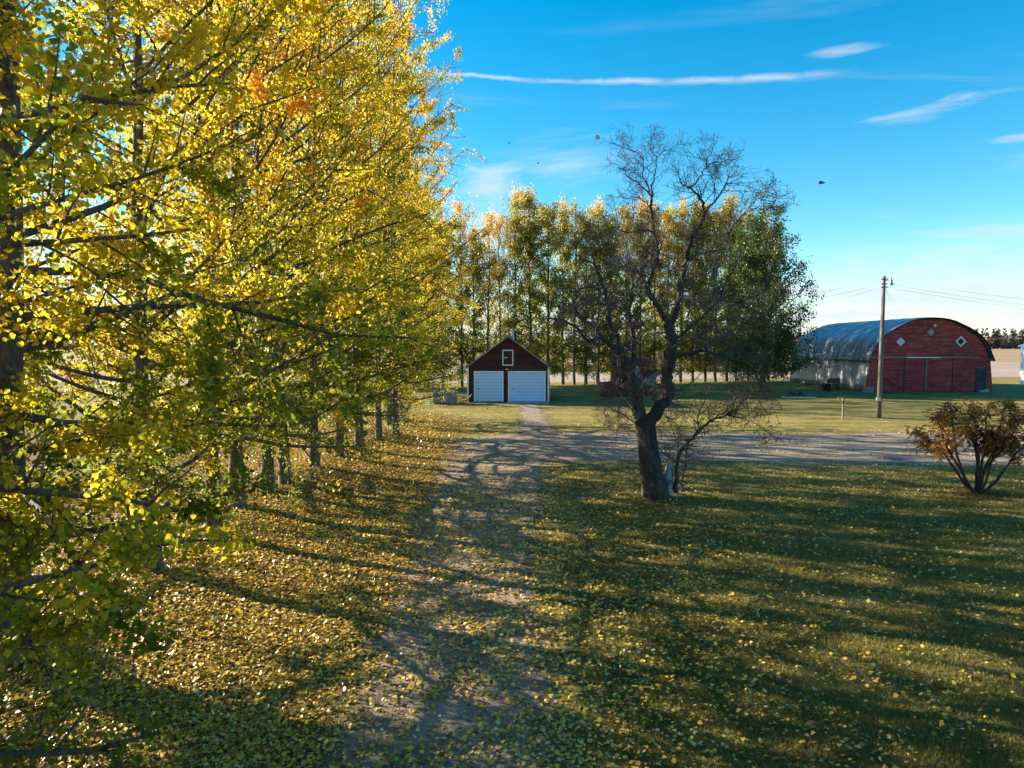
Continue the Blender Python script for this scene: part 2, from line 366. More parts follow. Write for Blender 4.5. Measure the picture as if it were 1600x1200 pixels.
V[:, 1] = np.stack([x + np.cos(a) * wd, y + np.sin(a) * wd, 0 * x], 1); V[:, 2] = np.stack([x + lean[:, 0], y + lean[:, 1], hgt], 1)
M['blade'] = leaf_mat('grass_blade', [(0, (.085, .08, .014)), (.5, (.175, .155, .03)), (.8, (.25, .205, .06)), (1, (.38, .30, .13))], .35, .5, 0, 1.3)
tnt = np.clip(.45 + .3 * lump(x, y, .8, 9) + r.normal(size=n) * .18, 0, 1)
tag(link('lawn_grass', np_mesh('lawn_grass', V.reshape(-1, 3), [np.arange(3 * n).reshape(n, 3)], [M['blade']], {'tint': np.repeat(tnt, 3)})),
    'short green grass blades of the mown lawn beside the driveway', 'grass', kind='stuff')

def leaf_density(x, y):
    left = 1 / (1 + np.exp((x + 2.15 + .03 * y) / .42)) * np.clip((44 - y) / 8, 0, 1)
    drv = np.exp(-(np.maximum(0, -drive_dist(x, y) - .2))) * 0 + np.where(drive_dist(x, y) < 0, .19, 0) * np.clip(y / 11, .7, 1) * np.clip((26 - y) / 8, .10, 1)
    lawn = np.where((drive_dist(x, y) >= 0) & (x > 0), .13 * np.exp(-np.maximum(0, x - .6) / 2.6) + .018, 0) * np.clip(y / 14, .5, 1) * np.clip((40 - y) / 14, .05, 1)
    mid = np.where((drive_dist(x, y) >= 0) & (x <= 0), .28, 0) * np.clip((44 - y) / 10, 0, 1)
    return np.clip(np.maximum(np.maximum(left * 1.15, drv), np.maximum(lawn, mid)) * (1 + .5 * lump(x, y, 1.1, 21) + .9 * lump(x, y, 3.1, 22)), 0, 1)
r = np.random.default_rng(12)
x, y, w = sample_view(760000, 4.2, 46, -13, 26, 1.02, r)
keep = r.random(len(x)) < leaf_density(x, y) * w / 12.5 * np.clip(12 / y, .35, 1) ** .3
x, y = x[keep], y[keep]; n = len(x); print('fallen leaves', n)
tnt = np.clip(.58 + .22 * lump(x, y, .5, 5) + r.normal(size=n) * .26, 0, 1)
tnt = np.where(r.random(n) < np.where(x < -1.5, .27, .16), tnt * .4, tnt)
size = r.uniform(.030, .074, n) * np.clip(.7 + y * .025, .85, 1.4)
pos = np.stack([x, y, berm(x, y) + r.uniform(.012, .035, n) + np.where((x > .9) & (y < 23), .012, 0)], 1)
near = y < 16
for nm, sel, shp in (('fallen_leaves', near, 6), ('distant_fallen_leaves', ~near, 4)):
    tag(link(nm, leaf_mesh(nm, pos[sel], size[sel], tnt[sel], r, M['litter'], shp, flat=.33)),
        'yellow fallen leaves scattered over lawn and driveway' if shp == 6 else 'yellow fallen leaves lying farther along the drive and poplar row', 'fallen leaves', kind='stuff')

# ------------------------------------------------------------------ poplars
def curve_path(p0, d0, L, K, up, r, wob=.06):
    """batch: p0 (M,3), d0 (M,3) unit, L (M) -> (M,K,3) bending upwards"""
    m = len(p0); P = np.empty((m, K, 3)); P[:, 0] = p0; d = d0.copy()
    for k in range(1, K):
        d = d + r.normal(size=(m, 3)) * wob; d[:, 2] += up; d /= np.linalg.norm(d, axis=1, keepdims=True)
        P[:, k] = P[:, k - 1] + d * (L / (K - 1))[:, None]
    return P
def along(P, u):
    """points + directions at parameters u (M,S) on batch polylines P (M,K,3)"""
    K = P.shape[1]; f = u * (K - 1); i = np.clip(f.astype(int), 0, K - 2); t = (f - i)[..., None]
    m = np.arange(len(P))[:, None]; a, b = P[m, i], P[m, i + 1]; d = b - a
    return a + d * t, d / (np.linalg.norm(d, axis=2, keepdims=True) + 1e-9)
def build_poplar(name, seed, H, z0, rfun, nl, nsub, nleaf, lsize, shape, tr, elev, up, tint0, lmat, spread, trunk_sides=10):
    r = np.random.default_rng(seed)
    K = 14; zt = np.linspace(0, 1, K) ** .9 * H
    wob = np.cumsum(r.normal(size=(K, 2)) * .035 * H / 17, 0); wob -= wob[0]
    TP = np.stack([wob[:, 0], wob[:, 1], zt], 1); TP[0, 2] = -.25
    TR = tr * (1 - zt / H) ** .85 + .012; TR[0] *= 1.35
    tv, tf = tube_arrays(TP[None], TR[None], trunk_sides)
    # limbs
    hz = z0 + (H * .97 - z0) * (np.arange(nl) + r.random(nl)) / nl
    hz = z0 + (hz - z0) ** 1.25 / (H * .97 - z0) ** .25
    az = np.arange(nl) * 2.39996 + r.normal(size=nl) * .5
    rel = (hz - z0) / (H - z0)
    el = R(elev[0]) + (R(elev[1]) - R(elev[0])) * rel + r.normal(size=nl) * R(9)
    rad = rfun(rel) * r.uniform(.62, 1.22, nl)
    L = rad / np.cos(np.clip(el + R(8), -1.2, R(72)))
    p0 = np.stack([np.interp(hz, TP[:, 2], TP[:, 0]), np.interp(hz, TP[:, 2], TP[:, 1]), hz], 1)
    d0 = np.stack([np.cos(az) * np.cos(el), np.sin(az) * np.cos(el), np.sin(el)], 1)
    LP = curve_path(p0, d0, L, 7, up, r, .10)
    lr0 = np.clip(np.interp(hz, zt, TR) * .36, .010, .055) * np.clip(L / 3, .5, 1.2)
    bv = [tube_arrays(LP, lr0[:, None] * np.linspace(1, .12, 7)[None] ** .8 + .003, 6)]
    # side shoots
    u = .12 + .88 * (np.arange(nsub)[None] + r.random((nl, nsub))) / nsub
    sp, sd = along(LP, u); sp = sp.reshape(-1, 3); sd = sd.reshape(-1, 3)
    q = r.normal(size=sd.shape); q -= (q * sd).sum(1, keepdims=True) * sd; q /= np.linalg.norm(q, axis=1, keepdims=True)
    dd = sd * .65 + q * .8; dd[:, 2] += .05; dd /= np.linalg.norm(dd, axis=1, keepdims=True)
    SL = (np.repeat(L, nsub) * r.uniform(.16, .40, nl * nsub) * (1.25 - .75 * u.ravel()) + .12)
    SP = curve_path(sp, dd, SL, 4, .02 if up > 0 else -.06, r, .12)
    bv.append(tube_arrays(SP, np.repeat(lr0, nsub)[:, None] * np.array([.30, .2, .12, .04])[None] + .002, 3))
    # leaves in clumps along the shoots and limb ends
    wgt = SL * r.gamma(1.2 if nleaf > 50000 else .75, 1, len(SL)); wgt /= wgt.sum(); cnt = r.multinomial(int(nleaf * .86), wgt); ids = np.repeat(np.arange(len(SL)), cnt)
    uu = r.random(len(ids)) ** .7
    lp, _ = along(SP[ids], uu[:, None]); lp = lp[:, 0] + r.normal(size=(len(ids), 3)) * spread
    lid = ids // nsub
    c2 = r.multinomial(nleaf - len(ids), L / L.sum()); i2 = np.repeat(np.arange(nl), c2)
    l2, _ = along(LP[i2], (.35 + .65 * r.random(len(i2)) ** .6)[:, None]); l2 = l2[:, 0] + r.normal(size=(len(i2), 3)) * spread * 1.1
    pos = np.concatenate([lp, l2]); lim = np.concatenate([lid, i2])
    ltint = tint0(rel, r) + r.normal(size=nl) * .11
    stint = r.normal(size=len(SL)) * .07
    tnt = ltint[lim] + np.concatenate([stint[ids], np.zeros(len(i2))]) + r.normal(size=len(pos)) * .09
    tnt = np.where(r.random(len(pos)) < .06, tnt + .25, tnt)
    pos[:, 2] = np.maximum(pos[:, 2], .35)
    size = r.uniform(.6, 1.35, len(pos)) * lsize
    T = thing(name, 'poplar', 'tree')
    link('trunk', np_mesh(name + '_trunk', tv, tf, [M['bark']], smooth=True), T)
    V, F = join_arrays(bv); link('branches', np_mesh(name + '_branches', V, F, [M['bark']], smooth=True), T)
    tag(link('crown', leaf_mesh(name + '_crown', pos, size, np.clip(tnt, 0, 1), r, lmat, shape), T), kind='stuff')
    return T

ORD = [None, 'first', 'second', 'third', 'fourth', 'fifth', 'sixth', 'seventh', 'eighth', 'ninth', 'tenth', 'eleventh', 'twelfth', 'thirteenth', 'fourteenth', 'fifteenth', 'sixteenth',
       'seventeenth', 'eighteenth', 'nineteenth', 'twentieth', 'twenty-first', 'twenty-second', 'twenty-third', 'twenty-fourth', 'twenty-fifth', 'twenty-sixth', 'twenty-seventh', 'twenty-eighth', 'twenty-ninth', 'thirtieth', 'thirty-first', 'thirty-second', 'thirty-third', 'thirty-fourth']
# --- the double row along the drive
def rf_row(q): return 3.9 * np.interp(q, [0, .06, .25, .55, .8, 1], [.85, .98, 1.0, .84, .52, .14])
def tint_row(rel, r): return np.interp(rel, [0, .08, .2, .45, 1], [.12, .27, .44, .49, .55])
protos = [build_poplar('poplar_tree', 100 + k, 16.5 + (k % 3) * .9, (.75, .9, 1.7, 1.6, 1.8)[k], rf_row, 58, 9, (84000, 84000, 40000, 40000, 40000)[k], .062, 6, .145, (-9, 64) if k < 2 else (2, 64), .05, tint_row, M['leaf'], .085) for k in range(5)]
row_px = [(25, 1062), (240, 912), (335, 852), (372, 808), (418, 783), (446, 769), (492, 741), (530, 724), (562, 710), (592, 695), (618, 684)]
spots = [(-6.1, 3.4), (-6.2, 6.0)] + [tuple(ground_at(*p)[:2]) for p in row_px] + [(-6.2, 35.9), (-6.5, 38.7)]
r = np.random.default_rng(44); frontn = len(spots)
spots += [(-9.0 + r.uniform(-.35, .35), yy + r.uniform(-.4, .4)) for yy in np.arange(10, 34, 11)]
for i, (px, py) in enumerate(spots):
    o = protos[(2, 0, 1, 3, 4)[i]] if i < 5 else copy_tree(protos[2 + i % 3])
    s = r.uniform(.9, 1.1) * (.94 if i < frontn else 1.02)
    o.location = (px, py, float(berm(np.array(px), np.array(py))) - .01); o.rotation_euler = (0, 0, r.uniform(0, 6.28)); o.scale = (s * r.uniform(.93, 1.05),) * 2 + (s,)
    if i < frontn: tag(o, f'tall yellow poplar edging the driveway, {ORD[frontn - i]} from the garage end of its row', 'tree', 'poplars edging the driveway')
    else: tag(o, f'yellow poplar set back behind the driveway row, {ORD[len(spots) - i]} from the garage end', 'tree', 'poplars of the second row')

# --- the same row goes on beyond the gap, past the grey bin
gr_ = [(-9.6, 53.5), (-9.0, 57), (-9.4, 60.2), (-8.8, 63.4), (-9.2, 66.8), (-8.6, 70)]
for i, (px, py) in enumerate(gr_):
    o = copy_tree(protos[2 + i % 3]); s = r.uniform(.92, 1.06); o.location = (px, py, -.01); o.rotation_euler = (0, 0, r.uniform(0, 6.28)); o.scale = (s * .85, s * .85, s)
    tag(o, f'tall leafy poplar past the grey bin, {ORD[i + 1]} of the row running behind the garage side', 'tree', 'poplars beside the garage')
# --- slim shelterbelt row behind the garage
def rf_slim(q): return 2.2 * np.interp(q, [0, .12, .35, .6, .85, 1], [.8, 1.0, .95, .72, .42, .1])
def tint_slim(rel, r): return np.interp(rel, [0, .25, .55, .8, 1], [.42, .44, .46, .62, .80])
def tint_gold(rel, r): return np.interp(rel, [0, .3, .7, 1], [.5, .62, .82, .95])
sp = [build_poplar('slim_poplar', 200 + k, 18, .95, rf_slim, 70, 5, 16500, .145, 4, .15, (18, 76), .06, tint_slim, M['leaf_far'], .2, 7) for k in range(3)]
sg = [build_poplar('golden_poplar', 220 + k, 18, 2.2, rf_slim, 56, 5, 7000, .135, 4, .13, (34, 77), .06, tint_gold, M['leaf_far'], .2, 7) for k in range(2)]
r = np.random.default_rng(8); used = set()
tops = {545: 400, 570: 390, 595: 380, 619: 390, 643: 400, 668: 380, 692: 350, 722: 322, 742: 360, 762: 340, 782: 338, 806: 305, 830: 308, 856: 330, 880: 318, 897: 335, 915: 345, 934: 320, 955: 345, 978: 330, 1000: 318, 1022: 330, 1043: 335,
        1064: 318, 1082: 325, 1100: 330, 1117: 335, 1134: 315, 1151: 345, 1168: 335, 1184: 350, 1200: 360}
for i, (px, top) in enumerate(tops.items()):
    by = 606 - (px - 640) * .020
    g = ground_at(px, by); Y = g[1]; h = at_depth(px, top, Y)[2]
    gold = px in (722, 762, 782, 897)
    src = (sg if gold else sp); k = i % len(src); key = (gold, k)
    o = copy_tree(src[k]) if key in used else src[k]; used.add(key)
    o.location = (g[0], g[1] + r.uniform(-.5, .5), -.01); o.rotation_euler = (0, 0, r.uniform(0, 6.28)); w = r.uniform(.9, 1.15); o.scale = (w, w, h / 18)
    nth = ORD[len(tops) - i]
    if gold: tag(o, f'sparse golden slim poplar behind the garage, {nth} from the barn end of the back row', 'tree', 'slim poplars of the back row')
    else: tag(o, f'slim green poplar of the long back row, {nth} counted from its barn end', 'tree', 'slim poplars of the back row')

# --- bushy dark green tree beside the barn
def rf_bush(q): return 4.5 * np.interp(q, [0, .15, .4, .65, .85, 1], [.85, 1.0, .95, .78, .5, .15])
g = at_depth(1192, 600, 63.0)
o = build_poplar('broadleaf_tree', 301, 12.4, 1.3, rf_bush, 74, 10, 34000, .15, 4, .3, (2, 60), .05, lambda q, r: .42 + 0 * q, M['leaf_dark'], .22)
o.location = (g[0], g[1], -.01)
tag(o, 'broad bushy dark green tree beside the barn, right end of the back row', 'tree'); o['label'] = 'broad bushy dark green tree standing next to the barn at end of the poplar row'

# ------------------------------------------------------------------ the bare old tree
BY = float(ground_at(1025, 778)[1]); BASE = ground_at(1025, 778); BASE[2] = 0
def limb(pts, r0, r1, dy0=0.0, dy1=0.0):
    """pixels -> polyline at the tree's depth; dy: how far it leans towards / away from the camera (metres)"""
    n = len(pts); P = np.array([at_depth(u, v, BY + dy0 + (dy1 - dy0) * i / (n - 1)) for i, (u, v) in enumerate(pts)]) - BASE
    # smooth resample
    t = np.linspace(0, n - 1, n * 4 - 3); Q = np.empty((len(t), 3))
    for k, tt in enumerate(t):
        i = min(int(tt), n - 2); f = tt - i
        p0, p1, p2, p3 = P[max(i - 1, 0)], P[i], P[i + 1], P[min(i + 2, n - 1)]
        Q[k] = .5 * ((2 * p1) + (-p0 + p2) * f + (2 * p0 - 5 * p1 + 4 * p2 - p3) * f * f + (-p0 + 3 * p1 - 3 * p2 + p3) * f ** 3)
    if r0 < .125: r0, r1 = r0 * .84, r1 * .84
    return Q, r0 + (r1 - r0) * np.linspace(0, 1, len(Q)) ** .7
LIMBS = [
    # left leader and its boughs
    ([(1006, 665), (997, 630), (988, 595), (974, 560), (968, 548)], .17, .12, 0, -.1),
    ([(970, 552), (955, 540), (940, 529), (921, 533), (905, 515), (880, 500), (858, 497)], .10, .022, -.1, -1.0),
    ([(941, 529), (925, 510), (905, 492), (897, 475), (902, 458), (912, 450), (928, 447), (941, 440)], .075, .02, -.3, .5),
    ([(970, 552), (963, 525), (952, 500), (949, 480), (945, 455), (937, 430), (928, 412), (914, 405), (899, 397)], .085, .018, -.1, -.9),
    ([(930, 414), (925, 395), (932, 372), (926, 350)], .03, .008, -.8, -1.3),
    ([(940, 440), (955, 420), (964, 405)], .03, .01, -.5, -.2),
    ([(987, 590), (990, 552), (990, 530), (983, 495), (988, 455), (985, 425), (975, 410), (962, 392)], .10, .018, 0, .9),
    ([(988, 450), (1000, 430), (1004, 405)], .03, .01, .5, 1.0),
    # right leader
    ([(1010, 668), (1026, 640), (1045, 616), (1043, 590), (1046, 560), (1048, 528), (1044, 506)], .19, .14, 0, .2),
    ([(1044, 508), (1031, 485), (1018, 463), (1013, 445), (1022, 422), (1028, 398), (1021, 362), (1019, 330), (1018, 308)], .105, .035, .2, .9),
    ([(1018, 310), (1012, 290), (1005, 275), (1004, 250), (995, 238), (970, 230), (958, 222)], .032, .007, .9, .6),
    ([(1018, 310), (1020, 282), (1025, 262), (1025, 245), (1016, 229), (1019, 212)], .032, .007, .9, 1.3),
    ([(1025, 246), (1036, 237), (1052, 230), (1060, 224)], .016, .005, 1.1, 1.5),
    ([(1018, 308), (1000, 288), (980, 275), (970, 261), (952, 254)], .028, .007, .9, .3),
    ([(1018, 328), (1006, 314), (990, 308), (972, 314), (962, 330)], .022, .006, .9, .2),
    ([(1021, 362), (998, 361), (975, 362), (962, 354), (945, 361), (926, 371)], .04, .010, .8, -.4),
    ([(945, 361), (930, 372), (921, 388)], .014, .006, -.2, -.6),
    ([(1046, 512), (1058, 486), (1062, 460), (1068, 430), (1073, 400), (1079, 376), (1093, 352), (1101, 332)], .115, .06, .2, -.5),
    ([(1101, 333), (1098, 317), (1089, 303), (1075, 293), (1064, 285), (1060, 268)], .05, .010, -.5, -.9),
    ([(1076, 293), (1085, 286), (1095, 275), (1104, 262), (1120, 253), (1142, 251), (1163, 242)], .032, .006, -.6, -1.2),
    ([(1104, 262), (1105, 248), (1113, 235), (1120, 218), (1125, 207)], .018, .005, -.8, -.6),
    ([(1101, 333), (1120, 310), (1133, 288), (1138, 271), (1135, 259), (1150, 245)], .04, .007, -.5, .2),
    ([(1070, 420), (1086, 400), (1106, 395), (1133, 387), (1140, 365), (1146, 352), (1163, 334), (1179, 315), (1192, 304), (1210, 279)], .04, .005, -.2, -.9),
    ([(1163, 334), (1180, 326), (1207, 315), (1227, 303)], .015, .005, -.6, -.4),
    ([(1050, 535), (1075, 515), (1103, 488), (1124, 470), (1132, 445), (1147, 420), (1152, 399)], .075, .012, .2, 1.1),
    ([(1104, 488), (1128, 478), (1160, 476), (1195, 470), (1225, 455)], .035, .008, .6, 1.4),
    ([(1047, 560), (1075, 552), (1103, 547), (1126, 556), (1151, 567), (1188, 566), (1212, 556)], .07, .014, .1, -1.1),
    ([(1103, 547), (1120, 530), (1150, 520), (1185, 508), (1215, 505)], .035, .008, -.3, .6),
    ([(1047, 545), (1070, 535), (1096, 520), (1120, 500)], .04, .012, .1, -.9),
    ([(1062, 460), (1080, 450), (1105, 430), (1118, 405), (1125, 380)], .04, .010, 0, .7),
    ([(1013, 446), (1000, 430), (985, 408), (978, 380), (982, 352)], .04, .010, .4, 1.2),
    # suckers from the right-hand base
    ([(1057, 768), (1058, 730), (1063, 706), (1077, 690), (1096, 669), (1112, 657), (1131, 650), (1152, 638)], .075, .025, .1, -.4),
    ([(1066, 768), (1069, 730), (1074, 698)], .045, .035, .3, .1),
    ([(1150, 640), (1164, 624), (1181, 624), (1196, 641), (1203, 662)], .022, .007, -.4, -.8),
    ([(1090, 674), (1092, 650), (1099, 628), (1107, 600)], .03, .010, 0, .5),
    ([(1130, 650), (1160, 652), (1190, 668), (1215, 690)], .02, .006, -.3, .3),
    ([(1110, 658), (1135, 640), (1165, 605), (1190, 585)], .025, .007, -.2, .7),
    ([(1058, 735), (1060, 700), (1050, 672), (1040, 650)], .02, .008, .1, -.4),
    ([(1003, 672), (985, 655), (960, 640), (932, 628)], .03, .007, 0, -.7),
    ([(1000, 660), (980, 632), (955, 612), (925, 600)], .03, .007, 0, .6),
    ([(1004, 690), (985, 672), (965, 664), (945, 668)], .018, .006, 0, -.3),
    ([(1012, 672), (1035, 664), (1050, 652), (1066, 646)], .022, .007, 0, -.6),
]
tree = thing('bare_tree', 'old gnarled leafless tree with forked dark trunk on the lawn', 'tree', BASE)
tp, _ = limb([(1024, 786), (1023, 770), (1018, 742), (1013, 705), (1009, 672), (1006, 655)], 1, 1)
tr = np.interp(np.linspace(0, 1, len(tp)), [0, .07, .14, .35, .7, 1], [.66, .46, .37, .30, .25, .235])
tv, tf = tube_arrays(tp[None], tr[None], 22)
ang = np.tile(np.arange(22) * 2 * np.pi / 22, len(tp)); hh = np.repeat(np.linspace(0, 1, len(tp)), 22)
cen = np.repeat(tp, 22, 0); rr = np.random.default_rng(2)
ridge = 1 + .10 * np.sin(ang * 5 + hh * 3) * (1.4 - hh) + .05 * np.sin(ang * 11 + hh * 9) + rr.normal(size=len(ang)) * .02
tv = cen + (tv - cen) * ridge[:, None]
link('trunk', np_mesh('bare_trunk', tv, tf, [M['bark_dark']], smooth=True), tree)
built = []
for pts, r0, r1, d0, d1 in LIMBS:
    P, rad = limb(pts, r0, r1, d0, d1)
    P[1:-1] += rr.normal(size=(len(P) - 2, 3)) * .018
    v, f = tube_arrays(P[None], rad[None], 9 if r0 > .05 else 6)
    link('limb', np_mesh('limb', v, f, [M['bark_dark'] if r0 > .045 else M['twig']], smooth=True), tree)
    built.append((P, rad))
def shoots(paths, per_m, Lr, K, up, r, fwd=.45, r_scale=.45, wob=.16, umin=.15):
    """side shoots of a list of (P, rad)"""
    p0 = []; d0 = []; rr0 = []; LL = []
    for P, rad in paths:
        seg = np.linalg.norm(np.diff(P, axis=0), axis=1); tot = seg.sum(); n = r.poisson(tot * per_m)
        if n == 0: continue
        u = umin + (1 - umin) * r.random(n); f = u * (len(P) - 1); i = np.minimum(f.astype(int), len(P) - 2)
        d = P[i + 1] - P[i]; d /= np.linalg.norm(d, axis=1, keepdims=True) + 1e-9
        p0.append(P[i] + (P[i + 1] - P[i]) * (f - i)[:, None])
        q = r.normal(size=(n, 3)); q -= (q * d).sum(1, keepdims=True) * d; q /= np.linalg.norm(q, axis=1, keepdims=True)
        e = d * fwd + q; e[:, 2] += .12; d0.append(e / np.linalg.norm(e, axis=1, keepdims=True))
        rr0.append(np.minimum(rad[i] * r_scale, .022)); LL.append(r.uniform(*Lr, n) * (1.15 - .92 * u))
    p0, d0, rr0, LL = (np.concatenate(z) for z in (p0, d0, rr0, LL))
    P = curve_path(p0, d0, LL, K, up, r, wob)
    rad = np.maximum(rr0[:, None] * np.linspace(1, .25, K)[None], .0036)
    return P, rad
top = [b for b in built]
P1, R1 = shoots(top, 11.5, (.35, 1.6), 5, .03, rr)
P2, R2 = shoots(list(zip(P1, R1)), 8.0, (.18, .6), 4, .03, rr, r_scale=.6)
P3, R3 = shoots(list(zip(P2, R2)), 7.0, (.08, .28), 3, .02, rr, r_scale=.8)
print('twigs', len(P1), len(P2), len(P3))
V, F = join_arrays([tube_arrays(P1, R1, 4), tube_arrays(P2, R2, 3), tube_arrays(P3, R3, 3)])
tag(link('twigs', np_mesh('twigs', V, F, [M['twig']], smooth=True), tree), kind='stuff')
# a few dry seed clusters left on the low shoots
sel = np.where((P3[:, 0, 2] < 3.2) & (P3[:, 0, 0] > .9))[0]; sel = rr.choice(sel, min(900, len(sel)), False)
ps = P3[sel, -1]
tag(link('dry_leaves', leaf_mesh('dry_leaves', ps, rr.uniform(.03, .06, len(ps)), rr.uniform(.1, .5, len(ps)), rr, M['leaf_shrub'], 4), tree), kind='stuff')
# pale broken stub between trunk and suckers
sv, sf = tube_arrays((np.array([at_depth(1046, 768, BY + .2), at_depth(1045, 745, BY + .2), at_depth(1046, 725, BY + .22), at_depth(1050, 718, BY + .25)]) - BASE)[None], np.array([[.15, .13, .11, .03]]), 9)
link('broken_stub', np_mesh('stub', sv + rr.normal(size=sv.shape) * .012, sf, [M['pale_bark']]), tree)

# ------------------------------------------------------------------ rusty shrub
SB = ground_at(1525, 771); SB[2] = 0; SY = float(SB[1])
shrub = thing('shrub', 'rounded multi-stemmed shrub with rusty brown and orange leaves on the lawn', 'shrub', SB)
r = np.random.default_rng(31)
stems_px = [[(1520, 772), (1500, 745), (1484, 722), (1470, 700), (1452, 690), (1430, 672)], [(1522, 772), (1508, 748), (1495, 725), (1480, 700), (1470, 670), (1462, 650)],
            [(1525, 772), (1526, 740), (1530, 715), (1520, 690), (1508, 665), (1500, 640)], [(1527, 772), (1531, 740), (1536, 712), (1541, 690), (1540, 660), (1545, 630)],
            [(1530, 772), (1543, 745), (1546, 725), (1553, 715), (1562, 690), (1575, 665)], [(1534, 772), (1558, 750), (1572, 730), (1586, 710), (1600, 695), (1612, 680)],
            [(1528, 772), (1541, 750), (1549, 720), (1570, 695), (1590, 665), (1600, 645)], [(1523, 772), (1505, 742), (1493, 705), (1490, 680), (1488, 655), (1480, 640)],
            [(1526, 772), (1530, 745), (1525, 705), (1525, 675), (1522, 650), (1522, 630)], [(1530, 772), (1536, 740), (1550, 705), (1560, 675), (1566, 650), (1570, 635)]]
sb = []
for k, pts in enumerate(stems_px):
    dy = r.uniform(-1.1, 1.1); n = len(pts)
    P = np.array([at_depth(u, v, SY + dy * (i / (n - 1)) ** 1.2) for i, (u, v) in enumerate(pts)]) - SB; P[0, 2] = -.05
    rad = np.linspace(.045, .012, n); sb.append((P, rad))
    v, f = tube_arrays(P[None], rad[None], 6); link('stem', np_mesh('shrub_stem', v, f, [M['stem']], smooth=True), shrub)
Q1, q1 = shoots(sb, 7.0, (.35, .95), 4, .06, r, fwd=.9, r_scale=.5, umin=.45)
Q2, q2 = shoots(list(zip(Q1, q1)), 10.5, (.16, .45), 3, .03, r, r_scale=.6)
V, F = join_arrays([tube_arrays(Q1, q1, 4), tube_arrays(Q2, q2, 3)])
tag(link('branches', np_mesh('shrub_branches', V, F, [M['stem']]), shrub), kind='stuff')
# pinnate leaves: leaflets on drooping stalks at shoot ends
ends = np.concatenate([Q2[:, -1], Q2[:, 1], Q1[:, -1], Q1[:, 2]]); ends = ends[ends[:, 2] > .95]
ends = ends + r.normal(size=ends.shape) * .05; ne = len(ends)
az = r.uniform(0, 6.28, ne); ra = np.stack([np.cos(az), np.sin(az), r.uniform(-1.3, .3, ne)], 1); ra /= np.linalg.norm(ra, axis=1, keepdims=True)
lp = []; la = []; lt = []
base_t = np.clip(.52 + .28 * np.sin(ends[:, 0] * 2.3 + 1) * np.cos(ends[:, 2] * 2.1) + r.normal(size=ne) * .17 - .10 * (ends[:, 2] - 1.6), 0, 1)
base_t = np.where((ends[:, 0] > .4) & (ends[:, 2] < 2.1), base_t + .22, base_t)
for k in range(7):
    for sgn in (-1, 1):
        sd = np.cross(ra, (0, 0, 1)); lp.append(ends + ra * (.02 + k * .026)); la.append(ra * .8 + sd * sgn + np.array([0, 0, -.35])); lt.append(base_t + r.normal(size=ne) * .08)
lp = np.concatenate(lp); la = np.concatenate(la); lt = np.concatenate(lt)
print('shrub leaflets', len(lp))
tag(link('foliage', leaf_mesh('shrub_foliage', lp, r.uniform(.05, .088, len(lp)), np.clip(lt, 0, 1), r, M['leaf_shrub'], 4, axis=la, width=.42), shrub), kind='stuff')
# its own dropped brown leaves
n = 1500; a = r.uniform(0, 6.28, n); d = np.abs(r.normal(size=n)) * .95
fp = np.stack([SB[0] + np.cos(a) * d * 1.4, SB[1] + np.sin(a) * d * .8, r.uniform(.01, .04, n)], 1)
tag(link('shrub_leaf_litter', leaf_mesh('shrub_leaf_litter', fp, r.uniform(.05, .09, n), r.uniform(.2, .7, n), r, M['leaf_shrub'], 4, flat=.3, width=.6)), 'brown fallen leaves under the rusty shrub', 'fallen leaves', kind='stuff')

# ------------------------------------------------------------------ buildings
def board_mat(name, c0, c1, c2, ns=1.2, wear=.7):
    m, nt = new_mat(name)
    P = nt('ShaderNodeTexCoord').outputs['Object']
    n = nt.noise(nt.map(P, (1.2, 1, 7)), ns, 6, .65); g = nt.noise(nt.map(P, (3, 3, 60)), 1, 4, .6); b = nt.noise(P, .5, 3)
    c = nt.mix(nt.smooth(b, .35, .65), c0, c1)
    c = nt.mix(nt.math('MULTIPLY', nt.smooth(n, .5, .72), wear), c, c2)
    c = nt.mix(nt.smooth(nt.noise(nt.map(P, (.35, 1, 6.06)), 1.0, 2), .42, .60), c, nt.mix(1.0, c, (.68, .66, .68), 'MULTIPLY'))
    out(nt, bsdf(nt, c, .8, g, .3, .01)); return m
def metal_mat(name, c0, c1, rough, metal):
    m, nt = new_mat(name)
    P = nt('ShaderNodeTexCoord').outputs['Object']
    n = nt.noise(nt.map(P, (.5, 1.2, .25)), 1.5, 6, .65); k = nt.noise(P, 9, 4)
    c = nt.mix(nt.smooth(n, .3, .7), c0, c1)
    c = nt.mix(nt.math('MULTIPLY', nt.smooth(nt.noise(nt.map(P, (2, 2, .5)), 1.1, 7, .7), .62, .75), .35), c, (.18, .10, .06))
    out(nt, bsdf(nt, c, rough, k, .08, .01, metal, .5)); return m
M['barn_red'] = board_mat('weathered_red_boards', (.31, .042, .04), (.40, .065, .056), (.50, .25, .21))
M['door_red'] = board_mat('red_door_boards', (.31, .036, .036), (.38, .055, .05), (.46, .19, .17), wear=.5)
M['garage_brown'] = board_mat('dark_brown_boards', (.050, .017, .014), (.068, .023, .018), (.13, .065, .05), wear=.5)
M['white_trim'] = plain('white_trim_paint', (.74, .72, .70), .6, 0, .08)
M['white_door'] = plain('pale_blue_garage_door_paint', (.44, .62, .84), .45, 0, .05, 2)
M['galv'] = metal_mat('galvanised_sheet', (.34, .36, .40), (.52, .54, .57), .42, .55)
M['roof_metal'] = metal_mat('barn_roof_sheet', (.19, .22, .28), (.40, .44, .50), .38, .6)
M['rim_metal'] = plain('bright_metal_edge', (.62, .64, .68), .4, .4, .1)
M['shingle'] = plain('grey_shingle', (.16, .15, .15), .9, 0, .3, 20)
M['glass'] = plain('dark_window_glass', (.02, .024, .032), .5, 0, .1, 2, .2)
M['dusty_pane'] = plain('dusty_pale_pane', (.50, .52, .50), .5, 0, .12, 5)
